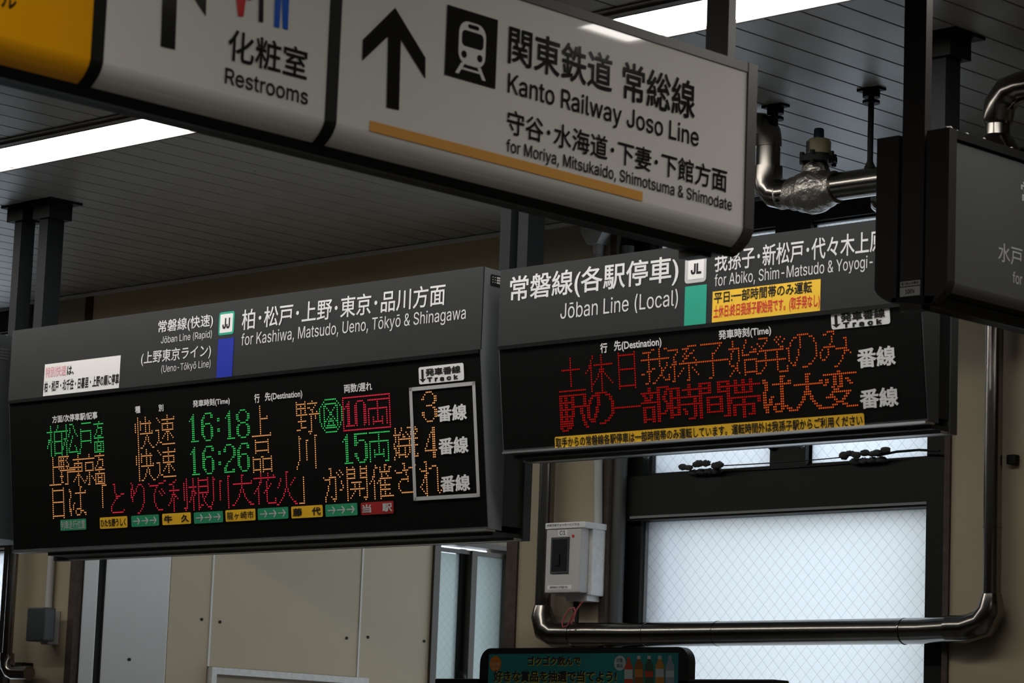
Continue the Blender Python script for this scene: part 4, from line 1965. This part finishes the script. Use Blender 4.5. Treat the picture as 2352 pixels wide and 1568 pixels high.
wr = MB(); xa = at_y(1795, 440, YC).x; xb_ = at_y(1922, 400, YC).x
n = 14; pts = []; rr = []
for i in range(n):
    f = i/(n-1); pts.append((xa+(xb_-xa)*f, YC, zc-0.003*math.sin(f*3.1))); rr.append(0.037+0.020*math.exp(-((f-0.60)/0.26)**2)+random.uniform(-0.002, 0.002))
wr.tube(pts, rr, 26)
wr.lump((xa+(xb_-xa)*0.62, YC, zc+0.045), 0.036, 0.034, 0.032, 0.06, 3)
wr.build('foil_wrap', 'foil', cp_)
ac = at_y(1880, 352, YC)
vf = MB(); vf.tube([(ac.x, YC, zc+0.066), (ac.x, YC, zc+0.078)], 0.046, 24); vf.tube([(ac.x, YC, zc+0.078), (ac.x, YC, zc+0.086)], 0.034, 24)
for k in range(6): vf.tube([(ac.x+0.040*math.cos(k), YC+0.040*math.sin(k), zc+0.060), (ac.x+0.040*math.cos(k), YC+0.040*math.sin(k), zc+0.090)], 0.006, 8)
vf.build('valve_flange', 'black', cp_)
vb = MB(); vb.tube([(ac.x, YC, zc+0.086), (ac.x, YC, zc+0.118), (ac.x, YC, zc+0.124)], [0.030, 0.030, 0.024], 24); vbo = vb.build('valve_actuator', 'cream', cp_)
vl = MB()
for k in range(8):
    a0, a1 = math.radians(190+k*9), math.radians(199+k*9); R_v = 0.0304
    vl.add([(ac.x+R_v*math.cos(a0), YC+R_v*math.sin(a0), zc+0.089), (ac.x+R_v*math.cos(a1), YC+R_v*math.sin(a1), zc+0.089), (ac.x+R_v*math.cos(a1), YC+R_v*math.sin(a1), zc+0.116), (ac.x+R_v*math.cos(a0), YC+R_v*math.sin(a0), zc+0.116)], [(0, 1, 2, 3)])
vl.build('label', 'navy', vbo)
vc = MB(); vc.tube([(ac.x, YC, zc+0.124), (ac.x, YC, zc+0.148), (ac.x, YC, zc+0.151)], [0.0135, 0.0125, 0.010], 10); vc.build('valve_cap', 'navy', cp_)
for fx, lab in ((at_z(1775, 240, CEIL), 0), (at_z(2009, 206, CEIL), 1)):
    hg = MB(); c_ = Vector((fx.x, YC, CEIL))
    hg.box(c_.x-0.032, c_.x+0.032, YC-0.016, YC+0.016, CEIL-0.006, CEIL)
    hg.tube([c_, c_-Vector((0, 0, 0.022))], 0.021, 16); hg.tube([c_-Vector((0, 0, 0.030)), c_-Vector((0, 0, 0.037))], 0.021, 16)
    hg.tube([c_-Vector((0, 0, 0.02)), Vector((c_.x, YC, zc+0.05)), Vector((c_.x, YC, zc+0.03))], [0.0075, 0.0075, 0.016], 10)
    hg.build('hanger', 'black', cp_)
# short pipe below it, turning into the wall
sp_ = thing('pipe_end', (-4.4, 5.95, H(1.45)), 'short lower pipe bend just left of the dark hanging sign', 'pipe')
q = at_y(2004, 462, 5.95)
mb = MB(); mb.tube([(q.x+0.012, YW-0.002, q.z)]+elbow((q.x+0.012, 5.95, q.z), (0, -1, 0), (1, 0, 0), 0.035, 3)+[(q.x+0.55, 5.95, q.z)], 0.032, 24); mb.build('bend', 'pipe', sp_)

# fat pipe bend at the upper right corner
fp_ = thing('ceiling_pipe', (-3.66, 5.30, H(1.5)), 'fat jacketed pipe bend under the ceiling at the upper right edge', 'pipe')
xq = -3.658; yq = 5.30
mb = MB(); mb.tube([(xq, yq, H(1.32)), (xq, yq, H(1.545))], 0.029, 28); mb.build('upright_pipe', 'pipe', fp_)
mb = MB(); mb.tube([(xq, yq, H(1.525)), (xq, yq, H(1.535)), (xq+0.005, yq, H(1.570)), (xq+0.030, yq, H(1.598)), (xq+0.065, yq, H(1.605)), (xq+0.5, yq, H(1.605))], [0.030, 0.035, 0.037, 0.037, 0.035, 0.0345], 28); mb.build('elbow', 'pipe', fp_)
mb = MB(); mb.tube([(xq, yq, H(1.36)), (xq, yq, H(1.455)), (xq, yq, H(1.495)), (xq, yq, H(1.500))], [0.062, 0.060, 0.036, 0.031], 28); mb.build('cone', 'pipe', fp_)

# ================================================================== SMALL FITTINGS ON THE WALL
# breaker box
bx0, bx1, bz0, bz1 = -5.7475, -5.6098, H(0.558), H(0.745)
brk = thing('breaker_box', ((bx0+bx1)/2, YW, bz0), 'pale grey breaker box with smoked window, mounted left of the wide window', 'electrical box')
mb = MB(); mb.bevbox(bx0+0.004, bx1+0.012, YW-0.062, YW-0.002, bz0-0.006, bz1, 0.004); mb.box(bx0+0.05, bx1-0.004, YW-0.06, YW-0.005, bz0-0.022, bz0-0.004); mb.build('back_case', 'boxwhite', brk)
mb = MB(); mb.bevbox(bx0, bx1, YW-0.100, YW-0.060, bz0, bz1, 0.005); cv = mb.build('front_cover', 'boxgrey', brk)
mb = MB(); mb.bevbox(bx0-0.002, bx1+0.016, YW-0.104, YW-0.004, bz1-0.001, bz1+0.017, 0.003); ld = mb.build('lid', 'boxwhite', brk)
BPl = Plane((0, YW-0.100, CZ), (1, 0, 0), (0, 0, -1)); BPl2 = Plane((0, YW-0.104, CZ), (1, 0, 0), (0, 0, -1))
wbx = (bx0+0.024, -(bz1-CZ)+0.026, bx0+0.094, -(bz1-CZ)+0.131)
mb = MB(); mb.box(wbx[0], wbx[2], YW-0.104, YW-0.099, CZ-wbx[3], CZ-wbx[1]); wo = mb.build('window_rim', 'darkplastic', brk)
plate(BPl, rrect(wbx[0]+0.006, wbx[1]+0.006, wbx[2]-0.005, wbx[3]-0.006), 'smoke', wo, 'smoked_window', 0.0006, 0.0042)
mb = MB(); mb.box(wbx[0]+0.020, wbx[0]+0.038, YW-0.1085, YW-0.1045, CZ-wbx[3]+0.022, CZ-wbx[3]+0.056); mb.build('breaker_switch', 'black', wo)
st = plate(BPl, rrect(bx0+0.047, -(bz1-CZ)+0.004, bx0+0.084, -(bz1-CZ)+0.022), 'white', brk, 'label', 0.0004)
in_box(BPl, (bx0+0.047, -(bz1-CZ)+0.004, bx0+0.084, -(bz1-CZ)+0.022), 'C1', 'inkm', st, 0.2, 0.8, 0.15, 0.85, latin=True)
in_box(BPl2, (bx0, -(bz1-CZ)-0.015, bx1-0.002, -(bz1-CZ)-0.003), 'JR東日本ウォータービジネス', 'inkm', ld, 0.04, 0.99, 0.1, 0.9, bold=0.004)
lbx = (bx0+0.012, -(bz0-CZ)-0.022, bx0+0.108, -(bz0-CZ)-0.010)
st = plate(BPl, rrect(*lbx), 'white', brk, 'label', 0.0004); in_box(BPl, lbx, '自販機売上分電盤 70A', 'inkm', st, 0.12, 0.85, 0.2, 0.8, bold=0.0)
plate(BPl, [(bx0+0.108+0.0045*math.cos(k*math.pi/6), -(bz1-CZ)+0.024+0.0045*math.sin(k*math.pi/6)) for k in range(12)], 'redink', cv, 'indicator', 0.002)
mb = MB(); mb.tube([(bx0+0.072, YW-0.04, bz0-0.02), (bx0+0.075, YW-0.042, bz0-0.05), (bx0+0.082, YW-0.045, bz0-0.075), (bx0+0.085, YW-0.05, bz0-0.10)], [0.008, 0.009, 0.006, 0.005], 10); mb.build('cable', 'black', brk)
rw = [at_y(x, y, YW-0.095) for x, y in ((1338, 1381), (1328, 1395), (1316, 1412), (1303, 1437), (1293, 1440), (1291, 1432), (1297, 1415), (1308, 1398), (1318, 1395), (1322, 1404), (1319, 1416), (1312, 1432))]
mb = MB(); mb.tube(rw, 0.0022, 8); mb.build('red_wire', 'redwire', brk)
# round junction box with its conduit
jb = thing('junction_box', (-5.632, YW, H(1.64)), 'round white junction box near the ceiling with conduit running down', 'electrical box')
jc = at_y(1369, 527, YW-0.03)
mb = MB(); mb.prism([(jc.x+a_, YW-0.050, jc.z+b_) for a_, b_ in ((-0.045, 0.05), (0.045, 0.05), (0.045, -0.012), (0.024, -0.046), (-0.018, -0.046), (-0.045, -0.004))], (0, 0.048, 0)); mb.tube([(jc.x+0.003, YW-0.022, jc.z-0.03), (jc.x+0.005, YW-0.022, jc.z-0.075)], [0.020, 0.015], 12); mb.tube([(jc.x-0.01, YW-0.07, jc.z), (jc.x-0.01, YW-0.049, jc.z)], 0.006, 10); mb.build('box_body', 'conduit', jb)
mb = MB(); mb.tube([(jc.x+0.005, YW-0.018, jc.z-0.06), (-5.618, YW-0.018, bz1+0.018)], 0.0125, 14); mb.build('conduit', 'conduit', jb)
# small grey wall box at lower left with conduit
gb = thing('wall_box', (-8.2, YW, H(0.5)), 'dark grey two-part wall box at the lower left, below its conduit', 'electrical box')
p0, p1 = at_y(68, 1395, YW-0.09), at_y(105, 1472, YW-0.09); g0 = at_y(125, 1398, YW-0.03)
mb = MB(); mb.bevbox(p0.x, p1.x-0.004, YW-0.10, YW-0.05, p1.z, p0.z, 0.006); mb.build('cover', 'darkplastic', gb)
mb = MB(); mb.bevbox(p0.x+0.02, g0.x, YW-0.05, YW-0.002, p1.z-0.008, p0.z-0.006, 0.004); mb.build('base_box', 'conduit', gb)
cx_ = at_y(116, 1300, YW-0.02).x
mb = MB(); mb.tube([(cx_, YW-0.018, p0.z-0.012), (cx_, YW-0.018, H(1.05))], 0.013, 14); mb.build('conduit', 'conduit', gb)
# small black sensor on the right wall
q0, q1 = at_y(2317, 1045, YW-0.01), at_y(2337, 1066, YW-0.01)
mb = MB(); mb.bevbox(q0.x, q1.x, YW-0.022, YW, q1.z, q0.z, 0.003)
tag(mb.build('wall_sensor', 'black'), 'small square black sensor on the cream wall at the right edge', 'sensor')
# window opener: wire and two dusty catches along the transom
wo = thing('window_opener', (-5.0, YG-0.08, H(0.92)), 'dusty wire window opener with two catches along the dark transom', 'window opener')
yo = YG-0.085
for (pa, pb, name) in (((1566, 1074), (1655, 1085), 'catch'), ((1935, 1048), (2035, 1058), 'catch')):
    a, b = at_y(*pa, yo), at_y(*pb, yo); mb = MB()
    for i in range(7):
        f = i/6; mb.lump((a.x+(b.x-a.x)*f, yo+random.uniform(-0.01, 0.01), a.z+0.004+random.uniform(-0.006, 0.006)), 0.015, 0.010, 0.007+0.004*random.random(), 0.18, 3)
    for i in range(4):
        f = 0.2+i*0.2; mb.lump((a.x+(b.x-a.x)*f, yo+0.02, a.z-0.013), 0.016, 0.014, 0.009, 0.22, 3)
    mb.build('catch', 'dust', wo)
wp = [at_y(x, y, yo) for x, y in ((1640, 1070), (1720, 1066), (1800, 1061), (1880, 1055), (1945, 1049))]
mb = MB(); mb.tube(wp, 0.0016, 8); mb.build('wire', 'black', wo)
wp = [at_y(x, y, yo) for x, y in ((2015, 1046), (2060, 1037), (2110, 1033), (2158, 1035))]
mb = MB(); mb.tube(wp, 0.0035, 8); mb.build('wire', 'black', wo)
for px, py in ((1483, 1045), (1838, 1020)):
    q = at_y(px, py, YG-0.06); mb = MB(); mb.lump((q.x, YG-0.06, q.z), 0.012, 0.012, 0.012, 0.2, 2); mb.build('roller', 'greyframe', wo)
for px, py in ((1776, 1025), (2158, 998)):
    q = at_y(px, py, YG-0.03); mb = MB(); mb.lump((q.x, YG-0.03, q.z), 0.016, 0.02, 0.012, 0.1, 2); mb.build('hinge_block', 'black', wo)

# ================================================================== VENDING MACHINE (only its top and header sign reach into view)
vm = thing('vending_machine', (-4.95, 5.78, 0), 'vending machine below the window, its teal header sign showing above the frame edge', 'vending machine')
ztop = H(0.272)
mb = MB(); mb.bevbox(-5.50, -4.36, 5.43, YW-0.115, 0, ztop, 0.01); mb.build('body', 'tan', vm)
mb = MB(); mb.bevbox(-5.51, -4.35, 5.40, 5.46, ztop-0.02, ztop+0.004, 0.004); mb.build('top_edge', 'cardblack', vm)
VP = Plane((0, 5.40, CZ), (1, 0, 0), (0, 0, -1))
v0 = VP.loc(1101, 1560); v1 = VP.loc(1581, 1560); vt = VP.loc(1340, 1486.5)
bxs = (v0[0], vt[1], v1[0], vt[1]+0.30)
mb = MB(); mb.prism([VP.pt(u, v, 0) for u, v in rrect(*bxs, 0.038, 8)], (0, 0.025, 0)); hd = mb.build('header_sign', 'cardblack', vm)
tb = (VP.loc(1122, 1540)[0], VP.loc(1340, 1500)[1], VP.loc(1558, 1540)[0], bxs[3]-0.012)
plate(VP, rrect(*tb, 0.003), 'teal', hd, 'printed_face', 0.0006)
def cv(x, y): return (x/4.3556+1080, y/4.3556+1460)
def vtext(body, bl, br, tl, m, **k): return text(VP, body, cv(*bl), cv(*br), cv(*tl), m, hd, **k)
vtext('ゴクゴク飲んで', (580, 305), (1110, 305), (580, 213), 'printy', bold=0.045, eps=0.0010)
vtext('ゴクゴク飲んで', (575, 297), (1105, 297), (575, 203), 'printk', bold=0.03, eps=0.0014)
vtext('好きな賞品を抽選で当てよう!', (238, 478), (1470, 465), (238, 365), 'printy', bold=0.045, eps=0.0010)
vtext('好きな賞品を抽選で当てよう!', (233, 469), (1465, 456), (233, 355), 'printk', bold=0.03, eps=0.0014)
def oval(c, rx, ry, m, eps, name):
    a = VP.loc(*cv(*c)); k = 1/ (VP.loc(*cv(c[0]+100, c[1]))[0]-a[0])*100
    plate(VP, [(a[0]+rx/k*math.cos(i*math.pi/16), a[1]+ry/k*0.72*math.sin(i*math.pi/16)) for i in range(32)], m, hd, name, 0.0004, eps)
oval((255, 278), 58, 78, 'oran', 0.0008, 'print_roundel'); oval((1500, 272), 58, 78, 'paleov', 0.0008, 'print_roundel')
vtext('1日1枚', (210, 300), (298, 300), (210, 262), 'paleov', bold=0.01, eps=0.0016)
vtext('まで', (232, 338), (280, 338), (232, 312), 'paleov', bold=0.01, eps=0.0016)
vtext('対象', (1468, 265), (1530, 265), (1468, 222), 'printk', bold=0.01, eps=0.0016)
vtext('商品', (1468, 318), (1530, 318), (1468, 278), 'printk', bold=0.01, eps=0.0016)
for i, (cx, cap, m, lab) in enumerate(((1588, 'b_red', 'b_red', 'paleov'), (1690, 'b_cap', 'b_brown', 'b_amber'), (1793, 'b_cap', 'b_green', 'b_red'), (1900, 'b_cap', 'b_amber', 'paleov'), (2002, 'b_clear', 'b_clear', 'paleov'))):
    y0 = 215 if i == 0 else 198
    def q(pts, mm, eps, nm): plate(VP, [VP.loc(*cv(cx+a, b)) for a, b in pts], mm, hd, nm, 0.0003, eps)
    q([(-16, y0), (16, y0), (18, y0+34), (-18, y0+34)], cap, 0.0012, 'printed_bottle')
    q([(-16, y0+34), (16, y0+34), (22, y0+58), (40, y0+92), (43, y0+130), (43, y0+290), (-43, y0+290), (-43, y0+130), (-40, y0+92), (-22, y0+58)], m, 0.0010, 'printed_bottle')
    q([(-40, y0+120+(i*17) % 40), (40, y0+120+(i*17) % 40), (40, y0+215), (-40, y0+215)], lab, 0.0014, 'printed_bottle')
